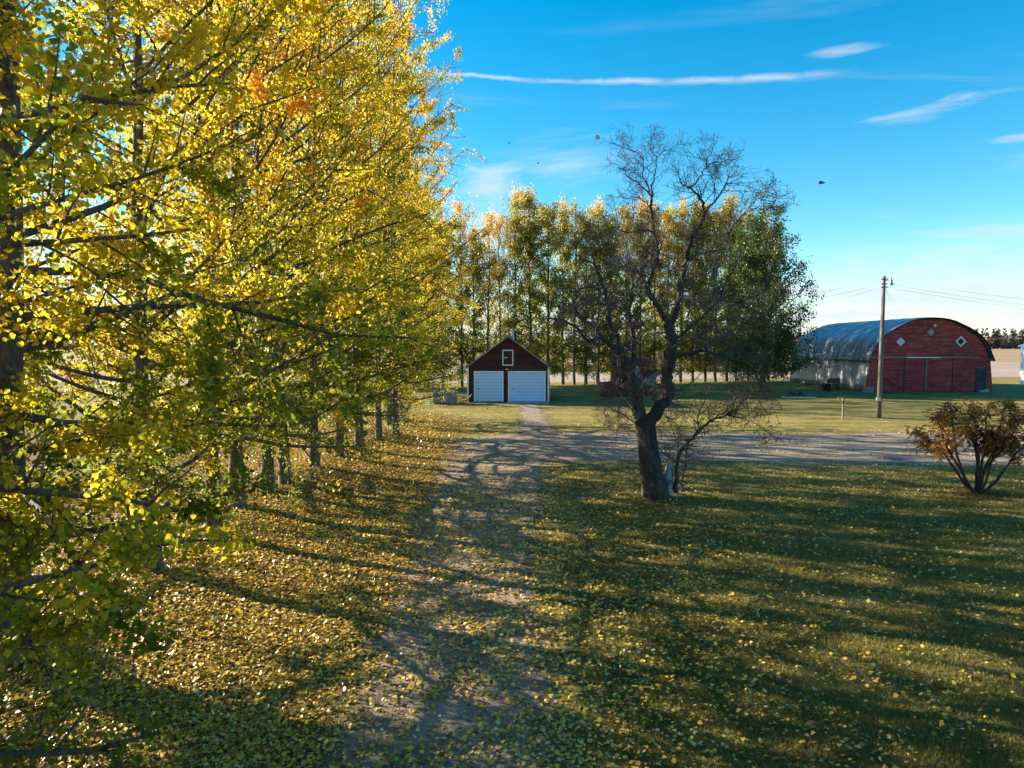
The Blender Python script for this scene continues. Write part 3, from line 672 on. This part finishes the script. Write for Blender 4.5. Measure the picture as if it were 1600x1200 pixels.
M['olive_pane'] = plain('olive_board_pane', (.27, .29, .24), .6, 0, .1, 5)
M['blue_door'] = plain('dark_blue_door_paint', (.012, .035, .06), .5, 0, .2)
M['concrete'] = plain('concrete', (.34, .33, .32), .9, 0, .2, 4)
M['dark_metal'] = plain('dark_metal', (.04, .04, .045), .55, .4, .3)
M['rust'] = plain('rusty_iron', (.17, .065, .035), .85, .2, .45, 8)
M['machine_red'] = plain('faded_machine_red', (.12, .028, .026), .6, .1, .35, 4)
M['rubber'] = plain('black_rubber', (.02, .02, .02), .85, 0, .3)
M['grey_sheet'] = plain('weathered_grey_sheet', (.19, .18, .20), .65, .2, .2, 3)
M['pole_wood'] = wood_mat('pole_wood', (.075, .062, .056), (.17, .145, .13), (1, 1, .05), 14)
M['post_wood'] = wood_mat('grey_post_wood', (.14, .115, .09), (.30, .26, .21), (1, 1, .1), 14)
M['log'] = wood_mat('dark_log', (.03, .024, .025), (.12, .095, .09), (.2, 1, 1), 10)
M['white_sheet'] = plain('white_sheet_metal', (.80, .81, .82), .5, .1, .05, 1)
M['lamp'] = plain('pale_lamp_glass', (.7, .72, .74), .3, 0, .05)

def lap_boards(mb, z0, z1, dz, xl, xr, y, proud=.022):
    """lapped siding on a wall facing -y; xl/xr give the wall's edges at a height"""
    z = z0
    while z < z1 - 1e-4:
        zt = min(z + dz, z1)
        a, b, c, d = xl(z), xr(z), xr(zt), xl(zt)
        if b - a > .05:
            mb.add([(a, y - proud, z), (b, y - proud, z), (c, y - .002, zt), (d, y - .002, zt), (a, y, z), (b, y, z)], [(0, 1, 2, 3), (0, 4, 5, 1)])
        z = zt
    return mb

# ---- garage
gb = ground_at(794, 628.5); GY = float(gb[1]); pm = GY / F_PX * 1.0
gx = lambda u: (u - 794) * pm
gar = thing('garage', 'small dark brown gabled garage with two pale blue overhead doors', 'garage', (gb[0], GY, 0))
hw, ez, pz, gd = 63 * pm, 2.55, 4.72, 7.4
prof = [(-hw, 0.02), (hw, 0.02), (hw, ez), (0, pz), (-hw, ez)]
MB().prism(prof, 0.0, gd).build('wall', M['garage_brown'], gar)
fl = lambda z: -hw if z < ez else -hw * (pz - z) / (pz - ez)
lap_boards(MB(), .05, pz - .03, .14, fl, lambda z: -fl(z), -.004).build('siding', M['garage_brown'], gar)
for s in (-1, 1):
    ov = .22
    a = (s * (hw + ov), ez - ov * (pz - ez) / hw); t = .11
    MB().prism([(0, pz + .02), (a[0], a[1] + .02), (a[0], a[1] + t), (0, pz + t + .02)], -.28, gd + .28).build('roof', M['shingle'], gar)
    MB().prism([(0, pz - .0), (a[0], a[1] - .0), (a[0], a[1] + t - .01), (0, pz + t + .01)], -.315, -.283).build('fascia', M['grey_sheet'], gar)
    MB().box(s * hw - .06, s * hw + .06, -.05, -.028, .05, ez - .02).build('corner_board', M['white_trim'], gar)
for (u0, u1, v0, v1, nm) in ((742.5, 784.5, 582, 627, 'left'), (796, 850.5, 582, 627, 'right')):
    x0, x1 = gx(u0), gx(u1); z1 = 2.13; n = 9
    d = MB()
    for k in range(n):
        za, zb = .06 + (z1 - .06) * k / n, .06 + (z1 - .06) * (k + 1) / n - .012
        d.box(x0, x1, -.052, -.028, za, zb); d.box(x0 + .03, x1 - .03, -.058, -.052, za + .03, zb - .03)
    door = d.build('garage_door', M['white_door'], gar)
    f = MB(); f.box(x0 - .10, x0 - .004, -.072, -.03, .05, z1 + .01).box(x1 + .004, x1 + .10, -.072, -.03, .05, z1 + .01).box(x0 - .10, x1 + .10, -.074, -.03, z1 + .014, z1 + .13)
    f.build('frame', M['white_trim'], door)
    MB().box(x0 + .2, x0 + .34, -.085, -.06, .95, 1.0).build('handle', M['dark_metal'], door)
x0, x1 = gx(785), gx(802); z0, z1 = (628.5 - 571) * pm, (628.5 - 546.5) * pm
h = MB().box(x0 + .07, x1 - .07, -.05, -.026, z0 + .07, z1 - .07).build('loft_hatch', M['garage_brown'], gar)
f = MB(); f.box(x0, x0 + .07, -.066, -.024, z0, z1).box(x1 - .07, x1, -.066, -.024, z0, z1).box(x0 + .071, x1 - .071, -.064, -.024, z0, z0 + .07).box(x0 + .071, x1 - .071, -.064, -.024, z1 - .07, z1)
f.build('frame', M['white_trim'], h)
MB().box(x0 + .12, x0 + .36, -.062, -.05, (z0 + z1) / 2 - .02, (z0 + z1) / 2 + .03).build('latch', M['white_trim'], h)
MB().box(gx(790), gx(794), -.06, -.026, 2.36, 2.42).build('lamp', M['white_trim'], gar)
MB().tube([(gx(801), .9, pz - .2), (gx(801), .9, pz + .5)], [.1, .1], 10).build('flue', M['galv'], gar)
MB().box(gx(792), gx(856), -1.1, -.09, .0, .1).build('apron', M['concrete'], gar)
MB().bar((-hw - .12, -.5, .05), (-hw + .3, -.16, .62), .05, .05).build('leaning_board', M['post_wood'], gar)

# ---- grey box beside it
bx0 = ground_at(694, 632)
box = thing('storage_bin', 'weathered grey open storage bin in the grass beside the garage', 'bin', (bx0[0], bx0[1], 0))
MB().box(-.78, .78, 0, .05, .08, 1.0).build('front_panel', M['grey_sheet'], box)
MB().box(-.78, .78, 1.25, 1.3, .08, 1.0).build('back_panel', M['grey_sheet'], box)
for s in (-1, 1): MB().box(s * .755 - .025, s * .755 + .025, .052, 1.248, .08, 1.22).build('side_panel', M['grey_sheet'], box)
MB().box(-.75, .75, .05, 1.25, .1, .15).build('floor', M['grey_sheet'], box)
for s in (-1, 1): MB().box(s * .6 - .1, s * .6 + .1, -.05, 1.35, -.01, .08).build('skid', M['post_wood'], box)
MB().box(-.2, .02, -.02, -.002, .86, .98).build('label_plate', M['lamp'], box)

# ---- barn
bb = ground_at(1452, 612.3); BYb = float(bb[1]); bm = BYb / F_PX
barn = thing('barn', 'big arched barn with weathered red board front and metal roof', 'barn', (bb[0], BYb, 0))
PK = 115.3 * bm; LEN = 17.4
arc_px = [(0, 0), (12, .4), (23, 2), (34, 5), (44, 9.6), (55, 14.6), (64.6, 20.6), (72, 25.6), (78.4, 31), (83, 36.6), (86.6, 42.6), (89.6, 49.3), (92, 56), (94.6, 61.5), (97, 67)]
arc = [(x * bm, PK - z * bm) for x, z in arc_px]; EZ = arc[-1][1]
def half(z):
    if z <= EZ: return 5.62 - .30 * z / EZ
    zz = [p[1] for p in arc][::-1]; xx = [p[0] for p in arc][::-1]
    return max(.02, float(np.interp(z, zz, xx)) - .16 * float(np.interp(z, [EZ, PK], [1, 1.6])))
wz = np.concatenate([np.linspace(.02, EZ, 6), np.linspace(EZ, PK - .12, 24)[1:]])
outline = [(half(z), z) for z in wz] + [(-half(z), z) for z in wz[::-1]]
MB().prism(outline, 0, .18).build('front_wall', M['barn_red'], barn)
MB().prism(outline, LEN - .18, LEN).build('rear_wall', M['barn_red'], barn)
lap_boards(MB(), .05, PK - .14, .165, lambda z: -half(z), half, -.003).build('siding', M['barn_red'], barn)
full = [(-x, z) for x, z in arc[::-1]] + arc[1:]
ny = int((LEN + .5) / .13); yv = np.linspace(-.28, LEN + .22, ny)
A = np.array(full); nrm = np.stack([A[:, 0] / 5.5, (A[:, 1] - 2.0) / 4.5], 1); nrm /= np.linalg.norm(nrm, axis=1, keepdims=True)
def corr(A, nrm, yv, amp, per, name, mat, par, thick=.05):
    o = amp * np.sin(yv / per * 2 * np.pi); n, m = len(A), len(yv)
    outer = np.stack([A[:, None, 0] + nrm[:, None, 0] * (o + thick)[None], np.broadcast_to(yv, (n, m)), A[:, None, 1] + nrm[:, None, 1] * (o + thick)[None]], -1)
    inner = np.stack([np.broadcast_to(A[:, 0:1], (n, m)), np.broadcast_to(yv, (n, m)), np.broadcast_to(A[:, 1:2], (n, m))], -1)
    V = np.concatenate([outer.reshape(-1, 3), inner.reshape(-1, 3)]); i = np.arange(n * m).reshape(n, m); k = n * m
    q = np.stack([i[:-1, :-1], i[1:, :-1], i[1:, 1:], i[:-1, 1:]], -1).reshape(-1, 4)
    e0 = np.stack([i[:-1, 0], i[:-1, 0] + k, i[1:, 0] + k, i[1:, 0]], -1); e1 = np.stack([i[:-1, -1], i[1:, -1], i[1:, -1] + k, i[:-1, -1] + k], -1)
    e2 = np.stack([i[0, :-1], i[0, 1:], i[0, 1:] + k, i[0, :-1] + k], -1); e3 = np.stack([i[-1, :-1], i[-1, :-1] + k, i[-1, 1:] + k, i[-1, 1:]], -1)
    return link(name, np_mesh(name, V, [np.concatenate([q, q[:, ::-1] + k, e0, e1, e2, e3])], [mat], smooth=False), par)
roof = corr(A, nrm, yv, .018, .62, 'roof', M['roof_metal'], barn)
for k, yy in enumerate(np.arange(1.2, LEN, 2.1)):                       # raised sheet seams round the arch
    o = [(A[i, 0] + nrm[i, 0] * .085, yy, A[i, 1] + nrm[i, 1] * .085) for i in range(len(A))]
    MB().tube(o, [.03] * len(o), 5).build('seam', M['rim_metal'], roof)
rim = MB()
for i in range(len(A) - 1):
    rim.bar((A[i, 0] + nrm[i, 0] * .02, -.305, A[i, 1] + nrm[i, 1] * .02), (A[i + 1, 0] + nrm[i + 1, 0] * .02, -.305, A[i + 1, 1] + nrm[i + 1, 1] * .02), .04, .16, up=(0, 1, 0))
rim.build('roof_edge', M['dark_metal'], roof)
for s in (-1, 1):
    W = np.array([(s * half(z), z) for z in np.linspace(.05, EZ + .05, 5)]); nn_ = np.stack([np.full(5, s * .99), np.full(5, .1)], 1)
    if s > 0: W = W
    corr(W if s < 0 else W[::-1], nn_, np.linspace(.19, LEN - .19, 220), .02, .24, 'side_wall', M['galv'], barn, .04)
bx = lambda u: (u - 1452) * bm
bz = lambda v: (612.3 - v) * bm
MB().box(bx(1357), bx(1528), -.15, -.06, bz(559.5), bz(557.3)).build('door_track', M['post_wood'], barn)
MB().box(bx(1414), bx(1466), -.16, -.151, bz(559.2), bz(558)).build('track_cover', M['rim_metal'], barn)
for u0, u1, br in ((1376, 1410, [(1380, 590), (1409, 609)]), (1412, 1443.5, None), (1447, 1485, None), (1487, 1521, [(1489, 610), (1519, 584)])):
    d = lap_boards(MB(), .06, bz(560.2), .165, lambda z: bx(u0), lambda z: bx(u1), -.085, .014)
    d.box(bx(u0), bx(u1), -.085, -.03, .06, bz(560.2))
    door = d.build('sliding_door', M['door_red'], barn)
    if br:
        a, b = br; MB().bar((bx(a[0]), -.118, bz(a[1])), (bx(b[0]), -.118, bz(b[1])), .03, .14, up=(0, 1, 0)).build('brace', M['barn_red'], door)
MB().box(bx(1410.4), bx(1411.8), -.10, -.03, .04, bz(560.5)).build('door_gap_shade', M['dark_metal'], barn)  # dark strip that colours in the shade of the gap between two doors
MB().box(bx(1444.2), bx(1446.2), -.135, -.03, .04, bz(560.5)).build('door_post', M['post_wood'], barn)
MB().tube([(bx(1457), -.12, bz(602)), (bx(1457), -.05, bz(602))], [.12, .12], 10).build('door_pull', M['dark_metal'], barn)
for (u, v, hs, fm, pmn) in ((1404.5, 534, 6.6, 'white_trim', 'dusty_pane'), (1451.5, 519, 9.0, 'barn_red', 'olive_pane'), (1498, 533.5, 8.4, 'white_trim', 'glass')):
    s_ = hs * bm; cx, cz = bx(u), bz(v); w = MB(); t = .13
    outp = [(0, s_), (s_, 0), (0, -s_), (-s_, 0)]; inp = [(a * (1 - t / s_ * 1.2), b * (1 - t / s_ * 1.2)) for a, b in outp]
    for k in range(4):
        a, b, c, d = outp[k], outp[(k + 1) % 4], inp[(k + 1) % 4], inp[k]
        w.prism([(cx + q[0], cz + q[1]) for q in (a, b, c, d)], -.075, -.02)
    win = w.build('diamond_window', M[fm], barn)
    MB().prism([(cx + a, cz + b) for a, b in inp], -.045, -.025).build('pane', M[pmn], win)
f = MB(); x0, x1, zt = bx(1524), bx(1540), bz(578)
f.box(x0, x0 + .12, -.09, -.02, .03, zt).box(x1 - .12, x1, -.09, -.02, .03, zt).box(x0, x1, -.092, -.02, zt + .003, zt + .13)
dr = MB().box(x0 + .125, x1 - .125, -.06, -.02, .05, zt - .01).build('entry_door', M['blue_door'], barn)
f.build('frame', M['blue_door'], dr); MB().box(x0 + .2, x1 - .2, -.072, -.06, zt * .48, zt - .15).build('pane', M['glass'], dr)
MB().tube([(bx(1454), -.25, bz(508)), (bx(1454), -.38, bz(508.6))], [.07, .12], 10).build('flood_lamp', M['lamp'], barn)
MB().bar((bx(1444), -.08, bz(508)), (bx(1453), -.26, bz(508)), .05, .06).build('lamp_bracket', M['dark_metal'], barn)
st = thing('step_block', 'small pale block before the dark barn door', 'step', (bb[0] + bx(1532), BYb - .45, 0))
MB().box(-.42, .12, -.2, .2, 0, .2).build('lower_block', M['concrete'], st); MB().box(.14, .36, -.15, .15, 0, .3).build('upright_block', M['concrete'], st)

# ---- white shed at the edge
ws = ground_at(1593, 601); wsz = 60 / F_PX * float(ws[1])
shed = thing('white_shed', 'plain white metal shed beyond the barn', 'shed', (ws[0] + 4.2, ws[1] - 9, 0))
MB().prism([(-4.2, .02), (4.2, .02), (4.2, wsz), (0, wsz + 1.5), (-4.2, wsz)], 0, 9).build('wall', M['white_sheet'], shed)
for s in (-1, 1): MB().prism([(0, wsz + 1.52), (s * 4.35, wsz - .03), (s * 4.35, wsz + .06), (0, wsz + 1.62)], -.2, 9.2).build('roof', M['white_sheet'], shed)

# ------------------------------------------------------------------ utility pole and wires
pb = ground_at(1373, 653); PY = float(pb[1]); tp_ = at_depth(1381.5, 431.5, PY) - np.array([pb[0], PY, 0])
pole = thing('utility_pole', 'tall weathered wooden utility pole with yard lamp on the lawn', 'pole', (pb[0], PY, 0))
MB().tube([(0, 0, -.2), tuple(tp_ * np.array([.5, 1, .5])), tuple(tp_)], [.135, .115, .09], 12).build('shaft', M['pole_wood'], pole, True)
pt = lambda f: tp_ * np.array([f, 1, f])
for f_ in (.978, .945, .922):
    a = pt(f_); MB().tube([(a[0] - .19, a[1] - .1, a[2]), (a[0] + .17, a[1] - .1, a[2])], [.03, .03], 7).build('insulator', M['dark_metal'], pole)
a = pt(.953)
lm = MB().tube([(a[0] + .26, a[1] - .25, a[2] + .28), (a[0] + .26, a[1] - .25, a[2] + .02), (a[0] + .25, a[1] - .25, a[2] - .14)], [.05, .10, .17], 10).build('yard_lamp', M['galv'], pole)
MB().bar((a[0], a[1] - .05, a[2] + .1), (a[0] + .26, a[1] - .25, a[2] + .15), .03, .03).build('lamp_arm', M['dark_metal'], lm)
MB().box(-.24, -.02, -.22, -.1, 0.98, 1.18).build('meter_box', M['galv'], pole, bevel=.01)
def wire(a, b, sag, label, rad=.0055):
    a, b = np.array(a, float), np.array(b, float); t = np.linspace(0, 1, 24)[:, None]
    P = a + (b - a) * t; P[:, 2] -= sag * 4 * (t * (1 - t))[:, 0]
    mb = MB().tube(P - a, [rad] * 24, 5); o = mb.build('power_line', M['dark_metal']); o.location = a
    tag(o, label, 'wire', 'power lines at the pole')
pw = lambda f_, dx: np.array([pb[0], PY, 0]) + pt(f_) + np.array([dx, -.1, 0])
for f_, v1, v2, nm in ((.978, 458, 456, 'uppermost'), (.945, 468, 468, 'middle'), (.922, 474, 480, 'lowest')):
    wire(pw(f_, .17), at_depth(1602 + 250, v1 + 22, 66), .55, f'{nm} thin wire running from pole towards the white shed')
    wire(pw(f_, -.19), at_depth(1200, v2 + 6, 62), .25, f'{nm} thin wire running from pole towards the bushy dark tree')
for dx, u, v, nm in ((.05, 1412, 497, 'longer'), (.12, 1420, 496, 'shorter')):
    wire(pw(.91, dx), at_depth(u, v, BYb + 2.5), .5, f'{nm} service wire sloping from pole down to barn roof', .0045)

# ---- forked post on the lawn
fp_ = ground_at(1316.5, 655)
post = thing('forked_post', 'short grey wooden post with a slanted arm on the lawn', 'post', (fp_[0], fp_[1], 0))
MB().tube([(0, 0, -.1), (.01, 0, .6), (0, 0, 1.2)], [.055, .05, .05], 8).build('upright', M['post_wood'], post)
MB().bar((0, -.02, .88), (-.25, -.03, 1.14), .05, .06).build('arm', M['post_wood'], post)
MB().bar((-.30, -.03, 1.19), (.03, -.03, 1.215), .04, .05).build('cross_bar', M['post_wood'], post)

# ---- old implement by the barn wall
ip = ground_at(1308, 612)
im = thing('farm_implement', 'small rusty old farm implement parked beside the barn side wall', 'farm machine', (ip[0], ip[1] + .6, 0), R(8))
def wheel(parent, c, rad, w, axis='x', tyre='rubber', rim_='dark_metal'):
    a = np.array([w / 2, 0, 0]) if axis == 'x' else np.array([0, w / 2, 0]); c = np.array(c, float)
    wh = MB().tube([c - a, c - a * .5, c + a * .5, c + a], [rad * .86, rad, rad, rad * .86], 18).build('wheel', M[tyre], parent, False)
    MB().tube([c - a * 1.12, c + a * 1.12], [rad * .5, rad * .5], 14).build('rim', M[rim_], wh)
MB().box(-.15, .62, .1, .9, .72, 1.12).build('hopper', M['dark_metal'], im, bevel=.03)
MB().box(-.75, .6, .35, .5, .5, .62).build('frame', M['rust'], im)
MB().bar((-1.25, .4, .35), (-.6, .42, .56), .09, .09).build('hitch', M['rust'], im)
for x_ in (.05, .38): MB().bar((x_, .05, 0), (x_ + .04, .25, .74), .05, .05).build('leg', M['rust'], im)
wheel(im, (-.45, .12, .36), .36, .14); wheel(im, (-.45, .88, .36), .36, .14); wheel(im, (.66, .5, .3), .3, .12)
# stacked sawn timbers at the barn corner
tb = ground_at(1352, 613)
for k in range(4):
    o = MB().box(-.55 + .03 * k, .5 - .02 * k, -.12, .12, 0, .11).build('timber', M['post_wood'], None)
    o.location = (tb[0] + .05, tb[1] - .35, .005 + k * .125); o.rotation_euler = (0, 0, R(3 * (k % 2)))
    tag(o, f'sawn grey timber at the barn corner, {["bottom", "second", "third", "top"][k]} of its stack', 'timber', 'timbers stacked at the barn corner')
# low heap of dark logs on the lawn
lg = ground_at(1247, 621); rr = np.random.default_rng(9)
for k, (dx, dz) in enumerate(((-.38, .13), (-.1, .12), (.18, .13), (.45, .12), (-.22, .36), (.06, .35), (.3, .36))):
    o = MB().tube([(0, -.45, 0), (.03, 0, .01), (0, .45, 0)], [.13, .14, .125], 9).build('log', M['log'], None)
    o.location = (lg[0] + dx, lg[1] + .5 + rr.uniform(-.1, .1), dz); o.rotation_euler = (0, 0, rr.uniform(-.2, .2))
    tag(o, f'dark short log, {["bottom layer, outer end by the bushy tree", "bottom layer, second", "bottom layer, third", "bottom layer, outer end by the pole", "upper layer, end by the bushy tree", "upper layer, middle", "upper layer, end by the pole"][k]}, lawn heap', 'log', 'logs heaped on the lawn')
pl = MB().box(-1.35, 1.35, -.08, .08, 0, .05).build('band', M['white_trim'], None); pl.location = (lg[0], lg[1] - .15, .004)  # thin pale box laid flat on the grass before the logs
tag(pl, 'long pale plank lying in the grass in front of the log heap', 'band')

# ---- old red combine behind the bare tree
cb = at_depth(992, 618, 57.5)
com = thing('combine_harvester', 'old faded red combine harvester parked behind the bare tree', 'farm machine', (cb[0], 57.5, 0))
MB().prism([(-1.55, .75), (1.0, .75), (1.35, 1.3), (1.35, 2.2), (-1.3, 2.5), (-1.55, 2.2)], 0, 2.2).build('body', M['machine_red'], com, bevel=.04)
MB().prism([(-.75, 2.48), (1.15, 2.3), (1.35, 3.05), (-.85, 3.15)], .2, 2.0).build('grain_tank', M['machine_red'], com, bevel=.03)
MB().prism([(-1.75, 2.45), (-.95, 2.6), (-.95, 3.15), (-1.75, 3.1)], .1, 1.3).build('cab', M['glass'], com, bevel=.04)
MB().box(-1.85, -.9, .05, 1.4, 3.16, 3.24).build('cab_roof', M['blue_door'], com)
MB().bar((1.7, -.25, 2.15), (.1, -.2, 1.15), .26, .26).build('unloading_auger', M['dark_metal'], com)
MB().prism([(.35, .45), (1.55, 1.15), (2.0, 1.95), (1.45, 1.95), (.55, 1.35)], -.1, -.02).build('side_shield', M['grey_sheet'], com)
MB().prism([(-.55, 1.3), (.45, 1.35), (.4, 2.25), (-.35, 2.25)], -.06, -.005).build('side_panel', M['grey_sheet'], com)
MB().box(-.35, .15, -.09, -.062, 1.72, 1.78).build('stripe', M['white_trim'], com)
MB().prism([(-2.7, .2), (-1.6, .2), (-1.55, 1.1), (-2.5, .95)], -.9, 3.0).build('header', M['machine_red'], com)
wheel(com, (-.75, -.15, .8), .8, .45, 'y', 'rubber', 'machine_red'); wheel(com, (-.75, 2.35, .8), .8, .45, 'y', 'rubber', 'machine_red')
wheel(com, (1.0, -.05, .45), .45, .25, 'y', 'rubber', 'machine_red'); wheel(com, (1.0, 2.25, .45), .45, .25, 'y', 'rubber', 'machine_red')

# ------------------------------------------------------------------ far wood on the horizon
r = np.random.default_rng(77); pos = []; siz = []; tn = []
for k in range(1700):                                                   # spruces stand up out of bare brown poplars
    X0 = r.uniform(-900, 1300) if k % 3 == 0 else r.uniform(250, 1050); Yc = r.uniform(880, 960) if X0 > -99999 else 0
    if r.random() < .2:
        h_ = r.uniform(16, 27); m_ = 60; t = r.random(m_) ** .8; rad = (1 - t) * h_ * .17 + .3; a = r.uniform(0, 6.28, m_)
        pos.append(np.stack([X0 + np.cos(a) * rad, Yc + np.sin(a) * rad, 1 + t * (h_ - 1)], 1)); siz.append(np.full(m_, 2.6)); tn.append(r.uniform(0, .2, m_))
    else:
        h_ = r.uniform(11, 18); m_ = 50; u = r.normal(size=(m_, 3)); u /= np.linalg.norm(u, axis=1, keepdims=True)
        pos.append(np.array([X0, Yc, h_ * .55]) + u * np.array([5.5, 5, h_ * .48]) * r.random((m_, 1)) ** .4); siz.append(np.full(m_, 3.0)); tn.append(r.uniform(.45, 1.0) + r.normal(size=m_) * .08)
pos = np.concatenate(pos); pos[:, 2] = np.maximum(pos[:, 2], .3)
M['wood_leaf'] = leaf_mat('far_wood_foliage', [(0, (.030, .045, .038)), (.25, (.045, .06, .045)), (.5, (.14, .115, .09)), (.8, (.20, .145, .10)), (1, (.25, .15, .085))], .15, .8, 0)
tag(link('far_woodland', leaf_mesh('far_woodland', pos, np.concatenate(siz), np.clip(np.concatenate(tn), 0, 1), r, M['wood_leaf'], 4)), 'distant wood of dark spruces and bare brown trees on the horizon', 'woodland', kind='stuff')
# low brown brush strip along the field edge behind the back row
n = 5200; bxp = r.uniform(6, 52, n); pos = np.stack([bxp, 112 + r.normal(size=n) * .8, np.abs(r.normal(size=n)) * .45 * (1 + .6 * np.sin(bxp * .9)) + .08], 1)
tag(link('brush_strip', leaf_mesh('brush_strip', pos, r.uniform(.25, .45, n), r.uniform(.0, .45, n), r, M['leaf_shrub'], 4)), 'low brown brush along the field edge behind the poplars', 'brush', kind='stuff')

# ------------------------------------------------------------------ leaves falling through the air
def falling(u, v, Y, size, ax, nr, tint, label):
    L = LEAF6.copy(); ax = np.array(ax, float) / np.linalg.norm(ax); sd = np.cross(ax, nr); sd /= np.linalg.norm(sd); n2 = np.cross(sd, ax)
    V = size * (L[:, :1] * sd + (L[:, 1:2] - .5) * ax + L[:, 2:] * n2 * 1.5); V2 = V + n2 * .0012
    V = np.concatenate([V, V2]); F = np.array([(0, 1, 2, 3), (0, 3, 4, 5), (6, 9, 8, 7), (6, 11, 10, 9)])
    p = at_depth(u, v, Y)
    o = link('falling_leaf', np_mesh('falling_leaf', V, [F], [M['litter']], {'tint': np.full(12, tint)}), None, p)
    tag(o, label, 'leaf', 'leaves falling through the air')
falling(933.5, 214.5, 6.0, .05, (.2, .2, 1), (.2, -1, .1), .95, 'pale round poplar leaf falling in the sky beside the bare tree top')
falling(1285, 286.5, 6.0, .062, (1, .1, .25), (.1, -.5, .8), .08, 'dark brown leaf falling in the open sky above the barn')
falling(673, 993, 6.5, .05, (.3, .3, 1), (.1, -1, .4), .7, 'bright yellow leaf falling just above the driveway')
falling(795, 223, 12, .05, (.2, .1, 1), (.9, -.3, 0), .1, 'tiny dark leaf falling in sky above the garage, the thinner one')
falling(841, 255, 12, .04, (1, .1, .2), (.2, -.6, .5), .1, 'tiny dark leaf falling in sky above the garage, the flatter one')
